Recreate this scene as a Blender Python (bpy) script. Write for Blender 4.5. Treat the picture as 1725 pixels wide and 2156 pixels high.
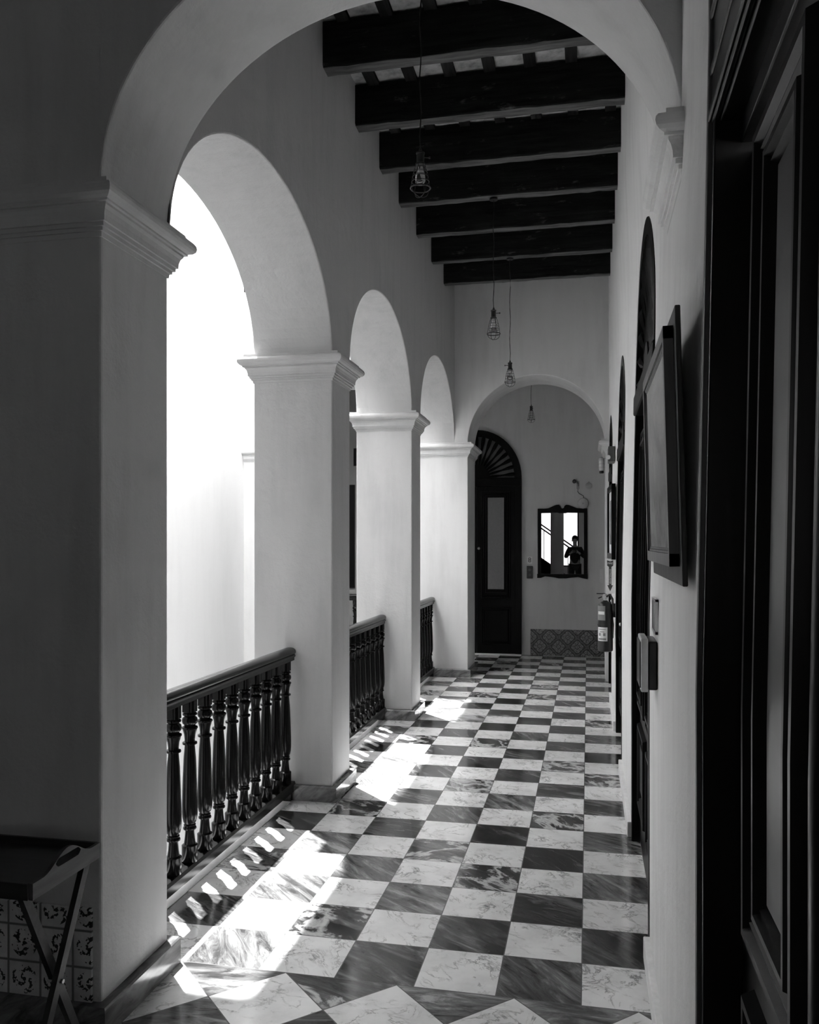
import bpy, bmesh, math, random
from math import sin, cos, pi, radians, sqrt
from mathutils import Vector, Matrix
random.seed(7)
scn = bpy.context.scene
for o in list(bpy.data.objects): bpy.data.objects.remove(o)
col = scn.collection

# ---------------------------------------------------------------- camera, sky, sun, exposure
cam_d = bpy.data.cameras.new('camera'); cam = bpy.data.objects.new('camera', cam_d); col.objects.link(cam)
cam_d.sensor_fit = 'VERTICAL'; cam_d.sensor_height = 36.0
cam_d.lens = 1775.0 / 2156.0 * 36.0
cam_d.shift_y = 62.0 / 2156.0
cam_d.clip_start = 0.02
cam.location = (0, 0, 1.62); cam.rotation_euler = (pi / 2, 0, 0.20848)
scn.camera = cam

SKY = 3.25; SUN = 5.6
world = bpy.data.worlds.new('sky'); scn.world = world; world.use_nodes = True
wbg = world.node_tree.nodes['Background']; wbg.inputs[0].default_value = (1, 1, 1, 1); wbg.inputs[1].default_value = SKY
KX, KY = 0.28, 0.285                        # the sun's drift in plan for each metre of fall
sd = bpy.data.lights.new('sun', 'SUN'); sd.energy = SUN; sd.angle = radians(0.9)
so = bpy.data.objects.new('sun', sd); col.objects.link(so)
so.rotation_euler = Vector((KX, -KY, -1)).to_track_quat('-Z', 'Y').to_euler()
so.location = (-6, 8, 12)

vs = scn.view_settings
vs.view_transform = 'Standard'; vs.look = 'None'; vs.exposure = 2.63; vs.gamma = 1.0; vs.use_curve_mapping = False
scn.cycles.max_bounces = 12; scn.cycles.diffuse_bounces = 7; scn.cycles.glossy_bounces = 5
scn.cycles.transmission_bounces = 8; scn.cycles.sample_clamp_indirect = 6.0
scn.cycles.caustics_reflective = False; scn.cycles.caustics_refractive = False

# ---------------------------------------------------------------- node helpers
class NT:
    def __init__(s, name):
        s.m = bpy.data.materials.new(name); s.m.use_nodes = True
        s.t = s.m.node_tree; s.b = s.t.nodes['Principled BSDF']
    def n(s, kind, **kw):
        nd = s.t.nodes.new(kind)
        for k, v in kw.items(): setattr(nd, k, v)
        return nd
    def put(s, sock, v):
        if v is None: return
        if isinstance(v, bpy.types.NodeSocket): s.t.links.new(v, sock)
        else: sock.default_value = v
    def math(s, op, a, b=None, c=None, clamp=False):
        nd = s.n('ShaderNodeMath', operation=op, use_clamp=clamp)
        for i, v in enumerate((a, b, c)):
            if v is not None: s.put(nd.inputs[i], v)
        return nd.outputs[0]
    def pos(s, gen='Object'):
        sep = s.n('ShaderNodeSeparateXYZ'); tc = s.n('ShaderNodeTexCoord')
        s.t.links.new(tc.outputs[gen], sep.inputs[0]); return sep.outputs
    def world(s):
        g = s.n('ShaderNodeNewGeometry'); sep = s.n('ShaderNodeSeparateXYZ')
        s.t.links.new(g.outputs['Position'], sep.inputs[0]); return sep.outputs
    def vec(s, x, y, z):
        nd = s.n('ShaderNodeCombineXYZ')
        for i, v in enumerate((x, y, z)): s.put(nd.inputs[i], v)
        return nd.outputs[0]
    def noise(s, v, scale, detail=4, rough=0.55, dist=0.0):
        nd = s.n('ShaderNodeTexNoise')
        s.put(nd.inputs['Vector'], v); nd.inputs['Scale'].default_value = scale; nd.inputs['Detail'].default_value = detail
        nd.inputs['Roughness'].default_value = rough; nd.inputs['Distortion'].default_value = dist
        return nd.outputs[0]
    def ramp(s, f, stops, interp='LINEAR'):
        nd = s.n('ShaderNodeValToRGB'); cr = nd.color_ramp; cr.interpolation = interp
        while len(cr.elements) < len(stops): cr.elements.new(0.5)
        for e, (p, v) in zip(cr.elements, stops): e.position = p; e.color = (v, v, v, 1)
        s.put(nd.inputs[0], f); return nd.outputs[0]
    def mix(s, f, a, b):
        nd = s.n('ShaderNodeMix', data_type='FLOAT')
        s.put(nd.inputs[0], f); s.put(nd.inputs[2], a); s.put(nd.inputs[3], b); return nd.outputs[0]
    def bump(s, h, strength, dist=0.01):
        nd = s.n('ShaderNodeBump'); nd.inputs['Strength'].default_value = strength; nd.inputs['Distance'].default_value = dist
        s.put(nd.inputs['Height'], h); s.t.links.new(nd.outputs[0], s.b.inputs['Normal'])
    def fin(s, base=None, rough=None, **kw):
        if base is not None:
            if isinstance(base, (int, float)): base = (base, base, base, 1)
            s.put(s.b.inputs['Base Color'], base)
        if rough is not None: s.put(s.b.inputs['Roughness'], rough)
        for k, v in kw.items(): s.put(s.b.inputs[k.replace('_', ' ')], v)
        return s.m

def plain(name, v, rough=0.5, **kw):
    n = NT(name); p = n.pos()
    nz = n.noise(n.vec(p[0], p[1], p[2]), 30, 3)
    n.fin(n.ramp(nz, [(0.3, v * 0.92), (0.7, min(1, v * 1.06))]), rough, **kw)
    return n.m

def plaster(name, v, bump=0.25, amp=1.0):
    n = NT(name); p = n.world()
    streak = n.noise(n.vec(n.math('MULTIPLY', p[0], 5), n.math('MULTIPLY', p[1], 5), n.math('MULTIPLY', p[2], 0.6)), 1.6, 5, 0.6)
    cloud = n.noise(n.vec(p[0], p[1], p[2]), 1.3, 4, 0.6)
    f = n.math('ADD', n.math('MULTIPLY', streak, 0.55), n.math('MULTIPLY', cloud, 0.45))
    c = n.ramp(f, [(0.3, v * (1 - 0.14 * amp)), (0.5, v), (0.7, min(1, v * (1 + 0.05 * amp)))])
    h1 = n.noise(n.vec(p[0], p[1], p[2]), 9, 5, 0.6); h2 = n.noise(n.vec(p[0], p[1], p[2]), 70, 3, 0.5)
    n.bump(n.math('ADD', h1, n.math('MULTIPLY', h2, 0.12)), bump, 0.03)
    return n.fin(c, 0.85, Specular_IOR_Level=0.2)

def wood(name, lo, hi, rough=0.35, axis=2, bump=0.1, spec=0.5, worn=False):
    n = NT(name); p = n.pos()
    s = [14, 14, 14]; s[axis] = 1.2
    v = n.vec(n.math('MULTIPLY', p[0], s[0]), n.math('MULTIPLY', p[1], s[1]), n.math('MULTIPLY', p[2], s[2]))
    g = n.noise(v, 2.5, 5, 0.6, 0.4)
    c = n.ramp(g, [(0.35, lo), (0.7, hi)])
    if worn:
        w = n.noise(n.vec(n.math('MULTIPLY', p[0], 3.0), n.math('MULTIPLY', p[1], 9), n.math('MULTIPLY', p[2], 9)), 1.6, 7, 0.72)
        c = n.mix(n.ramp(w, [(0.6, 0.0), (0.72, 1.0)]), c, hi * 5.0)
    n.bump(g, bump, 0.01)
    return n.fin(c, rough, Specular_IOR_Level=spec)

def marble_floor():
    n = NT('checkered_marble'); p = n.world(); M = n.math
    x, y = p[0], p[1]
    near = M('LESS_THAN', y, 3.003)
    u1 = M('DIVIDE', M('ADD', x, 0.0225), 0.2993); v1 = M('DIVIDE', M('SUBTRACT', y, 3.003), 0.3008)
    # the border field is laid on the diagonal, its tips touching the seam
    xa = M('ADD', x, 0.2555); ya = M('SUBTRACT', y, 3.003); k = 1 / (0.3020 * sqrt(2))
    u2 = M('MULTIPLY', M('ADD', xa, ya), k); v2 = M('ADD', M('MULTIPLY', M('SUBTRACT', ya, xa), k), 0.0)
    u = n.mix(near, u1, u2); v = n.mix(near, v1, v2)
    iu = M('FLOOR', u); iv = M('FLOOR', v); fu = M('FRACT', u); fv = M('FRACT', v)
    par = M('MODULO', M('ABSOLUTE', M('ADD', iu, iv)), 2.0)          # 0 light, 1 dark
    dark = M('GREATER_THAN', par, 0.5)
    wn = n.n('ShaderNodeTexWhiteNoise', noise_dimensions='3D'); n.put(wn.inputs['Vector'], n.vec(iu, iv, near))
    r = wn.outputs[0]
    sc = n.n('ShaderNodeSeparateColor'); n.put(sc.inputs[0], wn.outputs[1]); r2, r3 = sc.outputs[1], sc.outputs[2]
    # streaks of the grey stone, its direction drifting from tile to tile
    ang = M('MULTIPLY_ADD', r, 0.9, -1.15)
    cx, sx = M('COSINE', ang), M('SINE', ang)
    along = M('ADD', M('MULTIPLY', fu, cx), M('MULTIPLY', fv, sx)); across = M('SUBTRACT', M('MULTIPLY', fv, cx), M('MULTIPLY', fu, sx))
    sv = n.vec(M('ADD', M('MULTIPLY', along, 0.75), M('MULTIPLY', r2, 40)), M('ADD', M('MULTIPLY', across, 3.6), M('MULTIPLY', r3, 40)), 0.0)
    st = n.noise(sv, 1.6, 9, 0.72, 1.1)
    st2 = n.noise(sv, 0.6, 3, 0.5, 0.6)
    dsum = M('ADD', M('MULTIPLY', st, 0.65), M('MULTIPLY', st2, 0.35))
    dcol = n.ramp(M('ADD', dsum, M('MULTIPLY', M('SUBTRACT', r2, 0.5), 0.14)), [(0.33, 0.010), (0.43, 0.032), (0.51, 0.085), (0.58, 0.18), (0.67, 0.42)])
    wb = n.ramp(M('ABSOLUTE', M('SUBTRACT', n.noise(n.vec(M('ADD', M('MULTIPLY', along, 0.8), M('MULTIPLY', r3, 60)), M('ADD', M('MULTIPLY', across, 1.1), M('MULTIPLY', r, 60)), 1.0), 1.3, 6, 0.6, 0.5), 0.5)), [(0.0, 1.0), (0.018, 0.8), (0.05, 0.0)])
    dcol = n.mix(M('MULTIPLY', wb, M('GREATER_THAN', r3, 0.72)), dcol, 0.55)
    # fine dark veins of the white stone
    lv = n.vec(M('ADD', fu, M('MULTIPLY', r2, 30)), M('ADD', fv, M('MULTIPLY', r, 30)), 0.0)
    vn = n.noise(lv, 2.2, 6, 0.62, 0.7)
    vein = M('ABSOLUTE', M('SUBTRACT', vn, 0.5))
    veinf = n.ramp(vein, [(0.0, 1.0), (0.010, 0.45), (0.028, 0.0)])
    patch = n.ramp(n.noise(lv, 1.4, 3, 0.5), [(0.46, 0.0), (0.60, 1.0)])
    v2 = n.ramp(M('ABSOLUTE', M('SUBTRACT', n.noise(n.vec(M('MULTIPLY_ADD', r3, 50, M('MULTIPLY', along, 0.8)), M('MULTIPLY_ADD', r2, 50, M('MULTIPLY', across, 2.2)), 2.0), 1.6, 5, 0.6, 0.4), 0.5)), [(0.0, 0.7), (0.008, 0.35), (0.03, 0.0)])
    cloud = n.noise(lv, 1.6, 5, 0.6)
    lcol = n.ramp(cloud, [(0.3, 0.66), (0.55, 0.82), (0.75, 0.87)])
    lcol = n.mix(M('MULTIPLY', M('MULTIPLY', veinf, patch), 0.80), lcol, 0.07)
    lcol = n.mix(M('MULTIPLY', v2, n.ramp(n.noise(lv, 2.3, 2, 0.5), [(0.45, 0.0), (0.6, 1.0)])), lcol, 0.16)
    sp = n.ramp(n.noise(lv, 9, 3, 0.5), [(0.70, 0.0), (0.74, 1.0)])
    lcol = n.mix(M('MULTIPLY', sp, 0.5), lcol, 0.12)
    c = n.mix(dark, lcol, dcol)
    eu = M('MINIMUM', fu, M('SUBTRACT', 1.0, fu)); ev = M('MINIMUM', fv, M('SUBTRACT', 1.0, fv))
    e = M('MINIMUM', eu, ev)
    e = M('MINIMUM', e, M('DIVIDE', M('ABSOLUTE', M('SUBTRACT', y, 3.003)), 0.3))
    grout = M('LESS_THAN', e, 0.0075)
    c = n.mix(grout, c, n.mix(dark, 0.14, 0.10))
    wav = n.noise(n.vec(x, y, 0.0), 5, 2)
    n.bump(wav, 0.02, 0.01)
    rr = n.noise(n.vec(x, y, 0.0), 12, 3)
    return n.fin(c, n.ramp(rr, [(0.3, 0.09), (0.7, 0.17)]), Specular_IOR_Level=0.55)

def marble_grey(name, lo, hi, rough=0.2):
    n = NT(name); p = n.pos(); M = n.math
    v = n.vec(M('ADD', M('MULTIPLY', p[0], 2), M('MULTIPLY', p[2], 3)), M('MULTIPLY', p[1], 2), M('SUBTRACT', M('MULTIPLY', p[2], 8), M('MULTIPLY', p[0], 6)))
    g = n.noise(v, 2.5, 6, 0.6, 0.8)
    return n.fin(n.ramp(g, [(0.35, lo), (0.65, hi)]), rough)

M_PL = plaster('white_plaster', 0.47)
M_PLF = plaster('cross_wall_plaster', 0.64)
M_PLR = plaster('right_wall_lit_plaster', 0.79)  # paler than the arcade plaster: missing light put into the wall colour
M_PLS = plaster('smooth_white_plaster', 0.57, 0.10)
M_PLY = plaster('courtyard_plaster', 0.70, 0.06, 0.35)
M_FLOOR = marble_floor()
M_BASE = marble_grey('grey_marble_base', 0.05, 0.20)
M_SILL = marble_grey('white_marble_sill', 0.62, 0.80, 0.25)
M_BEAM = wood('old_dark_timber', 0.004, 0.016, 0.7, 0, 0.5, 0.08, worn=True)
M_BEAMU = wood('beam_underside_bounce_light', 0.05, 0.16, 0.7, 0, 0.5, 0.1)  # paler slot: light bounced up from the floor, painted on the beam undersides
M_JOIST = wood('joist_timber', 0.012, 0.03, 0.7, 1, 0.4, 0.1)
M_VARN = wood('black_varnished_wood', 0.002, 0.004, 0.15, 2, 0.02, 0.16)
M_RAIL = wood('varnished_rail_wood', 0.004, 0.010, 0.22, 1, 0.02, 0.18)
M_DOOR = wood('dark_door_wood', 0.002, 0.006, 0.35, 2, 0.06, 0.10)
M_GDOOR = wood('glossy_dark_door_wood', 0.002, 0.005, 0.30, 2, 0.04, 0.30)
M_IRON = plain('black_iron', 0.008, 0.45)
M_BRASS = plain('brushed_metal', 0.55, 0.3, Metallic=1.0)
M_BLACK = plain('black_plastic', 0.010, 0.4)
M_WHITE = plain('white_plastic', 0.62, 0.45)
M_GREYP = plain('grey_plastic', 0.30, 0.5)
M_FROST = plain('frosted_pane', 0.16, 0.35)
M_PAPER = plain('white_paper', 0.75, 0.7)
M_EXT = plain('extinguisher_enamel', 0.009, 0.4)
M_LBL = plain('grey_label_print', 0.22, 0.6)
def tiles_brick():
    n = NT('ceiling_brick'); p = n.world()
    g = n.noise(n.vec(p[0], p[1], p[2]), 9, 6, 0.65)
    n.bump(g, 0.5, 0.02)
    return n.fin(n.ramp(g, [(0.3, 0.22), (0.5, 0.50), (0.7, 0.65)]), 0.9)
M_BRICK = tiles_brick()
def glassm():
    n = NT('clear_bulb_glass'); n.fin(0.9, 0.02, Transmission_Weight=1.0, IOR=1.45); return n.m
M_GLASS = glassm()
M_MIRROR = NT('mirror_silver').fin(0.86, 0.0, Metallic=1.0)

# ---------------------------------------------------------------- mesh helpers
def obj(name, bm, mat, parent=None, smooth=None, bevel=None, mats=None):
    me = bpy.data.meshes.new(name)
    bmesh.ops.recalc_face_normals(bm, faces=bm.faces)
    bm.to_mesh(me); bm.free()
    for m in (mats or [mat]): me.materials.append(m)
    if smooth is not None:
        for f in me.polygons: f.use_smooth = True
        me.set_sharp_from_angle(angle=radians(smooth))
    o = bpy.data.objects.new(name, me); col.objects.link(o)
    if parent: o.parent = parent
    if bevel:
        b = o.modifiers.new('bevel', 'BEVEL'); b.width = bevel; b.segments = 2; b.limit_method = 'ANGLE'; b.angle_limit = radians(50)
    return o
def tag(o, label=None, cat=None, group=None, kind=None):
    if label: o['label'] = label
    if cat: o['category'] = cat
    if group: o['group'] = group
    if kind: o['kind'] = kind
    return o
def empty(name, loc, label, cat, group=None, kind=None, rz=0):
    o = bpy.data.objects.new(name, None); col.objects.link(o); o.location = loc; o.rotation_euler = (0, 0, rz)
    o.empty_display_size = 0.1
    return tag(o, label, cat, group, kind)
def struct(name, bm, mat, label, cat, **kw):
    return tag(obj(name, bm, mat, **kw), label, cat, kind='structure')
def box(bm, x0, x1, y0, y1, z0, z1):
    x0, x1 = sorted((x0, x1)); y0, y1 = sorted((y0, y1)); z0, z1 = sorted((z0, z1))
    v = [bm.verts.new((x, y, z)) for z in (z0, z1) for x, y in ((x0, y0), (x1, y0), (x1, y1), (x0, y1))]
    for f in ((3, 2, 1, 0), (4, 5, 6, 7), (0, 1, 5, 4), (1, 2, 6, 5), (2, 3, 7, 6), (3, 0, 4, 7)): bm.faces.new([v[i] for i in f])
    return bm
def B(*boxes):
    bm = bmesh.new()
    for b in boxes: box(bm, *b)
    return bm
def lathe(bm, prof, c=(0, 0, 0), seg=16, M=None):
    rings = []
    for r, z in prof:
        ring = []
        for i in range(seg):
            a = 2 * pi * i / seg
            p = Vector((r * cos(a), r * sin(a), z))
            if M: p = M @ p
            ring.append(bm.verts.new(p + Vector(c)))
        rings.append(ring)
    for a, b in zip(rings, rings[1:]):
        for i in range(seg): bm.faces.new((a[i], a[(i + 1) % seg], b[(i + 1) % seg], b[i]))
    bm.faces.new(rings[0][::-1]); bm.faces.new(rings[-1])
    return bm
def tube(bm, pts, r, seg=8, closed=False):
    pts = [Vector(p) for p in pts]; n = len(pts); rings = []
    up = Vector((0, 0, 1))
    for i, p in enumerate(pts):
        a = pts[i - 1] if (i or closed) else p; b = pts[(i + 1) % n] if (i < n - 1 or closed) else p
        d = (b - a).normalized(); s = d.cross(up)
        if s.length < 1e-3: s = d.cross(Vector((0, 1, 0)))
        s.normalize(); t = s.cross(d)
        rr = r[i] if isinstance(r, (list, tuple)) else r
        rings.append([bm.verts.new(p + (s * cos(2 * pi * k / seg) + t * sin(2 * pi * k / seg)) * rr) for k in range(seg)])
    m = n if closed else n - 1
    for i in range(m):
        a, b = rings[i], rings[(i + 1) % n]
        for k in range(seg): bm.faces.new((a[k], a[(k + 1) % seg], b[(k + 1) % seg], b[k]))
    if not closed: bm.faces.new(rings[0][::-1]); bm.faces.new(rings[-1])
    return bm
def prism(bm, pts, axis, a, b):
    """pts: 2-D outline; axis: the extruded axis (0,1,2)"""
    def P(u, v, w):
        return {0: (w, u, v), 1: (u, w, v), 2: (u, v, w)}[axis]
    A = [bm.verts.new(P(u, v, a)) for u, v in pts]; C = [bm.verts.new(P(u, v, b)) for u, v in pts]
    n = len(pts)
    for i in range(n): bm.faces.new((A[i], A[(i + 1) % n], C[(i + 1) % n], C[i]))
    bm.faces.new(A[::-1]); bm.faces.new(C)
    return bm
def loft_loops(bm, loops):
    """loops: closed rings of the same length, one after another"""
    R = [[bm.verts.new(p) for p in L] for L in loops]; n = len(R[0])
    for a, b in zip(R, R[1:]):
        for i in range(n): bm.faces.new((a[i], a[(i + 1) % n], b[(i + 1) % n], b[i]))
    return R
def arch_wall(bm, axis, w0, w1, u0, u1, zb, zt, opens, seg=40):
    """wall between w0,w1 (thickness), u0..u1 (length); opens: (a,b,spring,rise,sill). axis 'y': length along y, 'x': along x"""
    def P(u, z, w): return (w, u, z) if axis == 'y' else (u, w, z)
    cols = []          # (u, zlow, zhigh, is_open) columns of the upper strip
    cur = u0
    def quad(*p): bm.faces.new([bm.verts.new(q) for q in p])
    levels = sorted({o[2] for o in opens} | {o[4] for o in opens})
    def solid(a, b, z0, z1, ends=(1, 1)):
        mid = [q for q in levels if z0 + 1e-4 < q < z1 - 1e-4]
        if mid:
            solid_(a, b, z0, mid[0], ends, bot=True, top=False)
            for q0, q1 in zip(mid, mid[1:]): solid_(a, b, q0, q1, ends, bot=False, top=False)
            solid_(a, b, mid[-1], z1, ends, bot=False, top=True)
        else: solid_(a, b, z0, z1, ends)
    def solid_(a, b, z0, z1, ends=(1, 1), bot=True, top=True):
        for w in (w0, w1): quad(P(a, z0, w), P(b, z0, w), P(b, z1, w), P(a, z1, w))
        if top: quad(P(a, z1, w0), P(b, z1, w0), P(b, z1, w1), P(a, z1, w1))
        if bot: quad(P(a, z0, w0), P(b, z0, w0), P(b, z0, w1), P(a, z0, w1))
        if ends[0]: quad(P(a, z0, w0), P(a, z1, w0), P(a, z1, w1), P(a, z0, w1))
        if ends[1]: quad(P(b, z0, w0), P(b, z1, w0), P(b, z1, w1), P(b, z0, w1))
    prev_spring = None
    for (a, b, sp, rise, sill) in sorted(opens):
        if a > cur: solid(cur, a, zb, zt, (cur == u0, 0))
        c, h = (a + b) / 2, (b - a) / 2
        us = [c - h * cos(pi * i / seg) for i in range(seg + 1)] if rise > 0 else [a, b]
        zs = [sp + rise * sqrt(max(0, 1 - ((u - c) / h) ** 2)) for u in us]
        for (ua, za), (ub, zb_) in zip(zip(us, zs), list(zip(us, zs))[1:]):
            for w in (w0, w1): quad(P(ua, za, w), P(ub, zb_, w), P(ub, zt, w), P(ua, zt, w))
            quad(P(ua, za, w0), P(ub, zb_, w0), P(ub, zb_, w1), P(ua, za, w1))
            quad(P(ua, zt, w0), P(ub, zt, w0), P(ub, zt, w1), P(ua, zt, w1))
        for e in (a, b):
            if abs(e - u0) > 1e-6 and abs(e - u1) > 1e-6: quad(P(e, sill, w0), P(e, sp, w0), P(e, sp, w1), P(e, sill, w1))
        if sill > zb: solid(a, b, zb, sill, (0, 0))
        cur = b
    if u1 > cur: solid(cur, u1, zb, zt, (cur == u0, 1))
    bmesh.ops.remove_doubles(bm, verts=bm.verts, dist=1e-4)
    return bm
def ring_mould(bm, x0, x1, y0, y1, prof):
    """a moulding that runs round the rectangle; prof: (offset outwards, z) from the top down"""
    loops = []
    for off, z in prof:
        loops.append([(x0 - off, y0 - off, z), (x1 + off, y0 - off, z), (x1 + off, y1 + off, z), (x0 - off, y1 + off, z)])
    R = loft_loops(bm, loops)
    bm.faces.new(R[0]); bm.faces.new(R[-1][::-1])
    return bm

CAP = [(-0.02, 2.800), (0.050, 2.800), (0.050, 2.781), (0.064, 2.781), (0.073, 2.776), (0.080, 2.766), (0.082, 2.755), (0.079, 2.743), (0.070, 2.734), (0.056, 2.729), (0.056, 2.722),
       (0.044, 2.722), (0.044, 2.714), (0.036, 2.704), (0.031, 2.688), (0.030, 2.674), (0.030, 2.668), (0.022, 2.668), (0.022, 2.654), (0.013, 2.654), (0.013, 2.642), (0.005, 2.642), (0.004, 2.626), (-0.02, 2.626)]
def capital(x0, x1, y0, y1, dz=0.0):
    bm = bmesh.new(); ring_mould(bm, x0, x1, y0, y1, [(o, z + dz) for o, z in CAP]); return bm

def lean_amount(y, z):
    a = min(1, max(0, (z - 1.3) / 1.4)); b = min(1, max(0, (3.9 - z) / 0.7)); c = 1.0 if y < 7 else max(0.3, 1 - (y - 7) * 0.28)
    return 0.027 * a * b * c
def lean(o):
    """the old right wall is hollow by a couple of centimetres at door-head height; bend what is built into it alike"""
    bpy.context.view_layer.update()
    mw = o.matrix_world; inv = mw.inverted()
    bm = bmesh.new(); bm.from_mesh(o.data); bm.transform(mw)
    for z in (1.3, 2.0, 2.7, 3.2, 3.55, 3.9):
        bmesh.ops.bisect_plane(bm, geom=bm.verts[:] + bm.edges[:] + bm.faces[:], plane_co=(0, 0, z), plane_no=(0, 0, 1))
    for v in bm.verts: v.co.x += lean_amount(v.co.y, v.co.z)
    bm.transform(inv); bm.to_mesh(o.data); bm.free()
def lean_all(t):
    for c in t.children_recursive:
        if c.type == 'MESH': lean(c)
# ---------------------------------------------------------------- the setting
XL0, XL = -2.08, -1.56                # arcade wall: courtyard face, corridor face
XR = 0.235                            # right wall face
YA0, YA1 = 2.51, 2.96                 # near cross arch
Y2a, Y2b = 5.045, 5.44; Y3a, Y3b = 7.475, 7.875
YB0, YB1 = 9.98, 10.62                # far cross arch
YE = 12.13
SP = 2.785
struct('floor', B((-4.5, 0.6, -5.2, 2.97, -0.25, 0), (-1.99, 0.6, 2.97, YE + 0.2, -0.25, 0), (-4.3, -1.99, 10.1, YE + 0.2, -0.25, 0)), M_FLOOR,
       'floor of black and white veined marble tiles laid as a checkerboard', 'floor')
bm = bmesh.new()
R1, R2, R3 = 0.575, 0.70, 0.79
arch_wall(bm, 'y', XL0, XL, YA1, YB0, -0.25, 5.4, [(YA1, Y2a, SP, 0.735, -0.02), (Y2b, Y3a, SP, 0.76, -0.02), (Y3b, YB0, SP, 0.80, -0.02)])
struct('wall_left', bm, M_PL, 'white plastered arcade wall of arches opening on the courtyard', 'wall', bevel=0.008)
bm = bmesh.new()
arch_wall(bm, 'x', YA0, YA1, -4.5, XR + 0.4, 0.0, 5.4, [(-1.571, XR + 0.026, 2.80, 0.775, 0.0)], 56)
struct('wall_front', bm, M_PLF, 'white plaster cross wall with the wide nearest arch spanning the corridor', 'wall', bevel=0.008)
bm = bmesh.new()
arch_wall(bm, 'x', YB0, YB1, XL0, XR + 0.4, 0.0, 5.4, [(-1.40, 0.203, SP, 0.79, 0.0)], 48)
struct('wall_middle', bm, M_PLS, 'white plaster cross wall with the far round arch at the corridor end', 'wall', bevel=0.008)
struct('wall_back', B((-4.5, 0.6, YE, YE + 0.3, -0.2, 5.4)), M_PLS, 'plain pale wall behind the far arch, with mirror and arched door', 'wall')
DA, DB, DC, DD = (3.40, 4.76), (6.12, 7.40), (8.80, 9.93), (10.80, 11.98)
bm = bmesh.new()
ops = [(0.50, 1.885, 2.52, 0.0, 0.0)] + [(a, b, 2.39, (b - a) / 2 + 0.02, 0.0) for a, b in (DA, DB, DC, DD)]
arch_wall(bm, 'y', XR, XR + 0.4, -5.2, YE, 0.0, 5.4, ops, 28)
struct('wall_right', bm, M_PLR, 'long pale plaster wall on the right with arched doorways', 'wall', bevel=0.006)
lean(bpy.data.objects['wall_right'])
# ceiling of the corridor: thin brick infill carried by joists
struct('ceiling', B((XL0, XR + 0.3, YA1 - 0.02, YE + 0.1, 4.757, 5.25), (-4.5, XR + 0.3, -5.2, YA1 - 0.02, 4.80, 5.25), (-4.5, XL0, 10.1, YE + 0.1, 4.80, 5.25)), M_BRICK,
       'rough brick ceiling infill above the dark beams', 'ceiling')
# near hall behind the camera
struct('wall_side', B((-4.7, -4.5, -5.2, 3.0, 0, 5.4)), M_PLS, 'plain left wall of the hall behind the viewpoint', 'wall')
bm = bmesh.new()
arch_wall(bm, 'x', -5.4, -5.15, -4.7, 0.8, 0.0, 5.4, [(-1.62, -0.30, 3.0, 0.0, 0.75)])
struct('wall_rear', bm, M_PLS, 'wall behind the viewpoint with one tall bright window', 'wall')
for i, x0 in enumerate((-1.62,)):
    w = empty('window_%d' % (i + 1), (x0 + 0.66, -5.25, 0.75), ['tall window seen bright in the mirror', 'tall window at the far left of the rear wall'][i], 'window', kind='structure')
    wd = 1.32 if i == 0 else 1.2; h = 2.25; xx = -0.66
    bm = B((xx, xx + 0.05, -0.03, 0.03, 0, h), (xx + wd - 0.05, xx + wd, -0.03, 0.03, 0, h), (xx, xx + wd, -0.03, 0.03, 0, 0.05), (xx, xx + wd, -0.03, 0.03, h - 0.05, h))
    obj('window_frame', bm, M_DOOR, w)
    g = NT('light_cutting_window_glass'); tr = g.n('ShaderNodeBsdfTransparent'); tr.inputs[0].default_value = (0.34, 0.34, 0.34, 1)  # tint added to cut the daylight this window lets into the hall
    gl = g.n('ShaderNodeBsdfGlossy'); gl.inputs['Roughness'].default_value = 0.02; mx = g.n('ShaderNodeMixShader'); mx.inputs[0].default_value = 0.06
    g.t.links.new(tr.outputs[0], mx.inputs[1]); g.t.links.new(gl.outputs[0], mx.inputs[2]); g.t.links.new(mx.outputs[0], g.t.nodes['Material Output'].inputs[0])
    obj('pane', B((-0.61, 0.61, -0.004, 0.004, 0.05, 2.20)), g.m, w)
# courtyard shell
struct('wall_courtyard', B((-4.6, -4.30, 2.5, 12.6, -4.2, 6.6)), M_PLY, 'bright white courtyard wall seen through the nearest arcade arch', 'wall')
bm = bmesh.new()
arch_wall(bm, 'x', 10.1, 10.55, -4.32, XL0 + 0.02, 0.0, 5.4, [(-3.93, -2.12, SP, 0.80, 0.0)], 36)
struct('wall_wing', bm, M_PLS, 'courtyard front of the cross wing with one arch', 'wall', bevel=0.008)
struct('wall_lower', B((-4.32, XL0, 10.1, 10.4, -4.2, -0.0), (XL0, XL0 + 0.3, 2.9, 10.1, -4.2, -0.25), (-4.32, XL0, 2.75, 2.97, -4.2, 0.0)), M_PLY, 'lower storey walls round the courtyard', 'wall')
struct('roof_eave_and_sun_block', B((-2.70, XL0 + 0.2, 2.6, 10.3, 5.38, 5.50), (-4.4, -2.70, 2.6, 4.36, 5.38, 5.50)), M_PLY, 'flat eave above the arcade, plus an added slab shading the near courtyard', 'eave')  # second box is an unseen slab added to block sun and sky
struct('courtyard_floor', B((-4.4, -1.9, 2.7, 10.3, -4.3, -4.2)), plain('courtyard_paving', 0.62, 0.8), 'pale paving down in the courtyard', 'floor')

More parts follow.
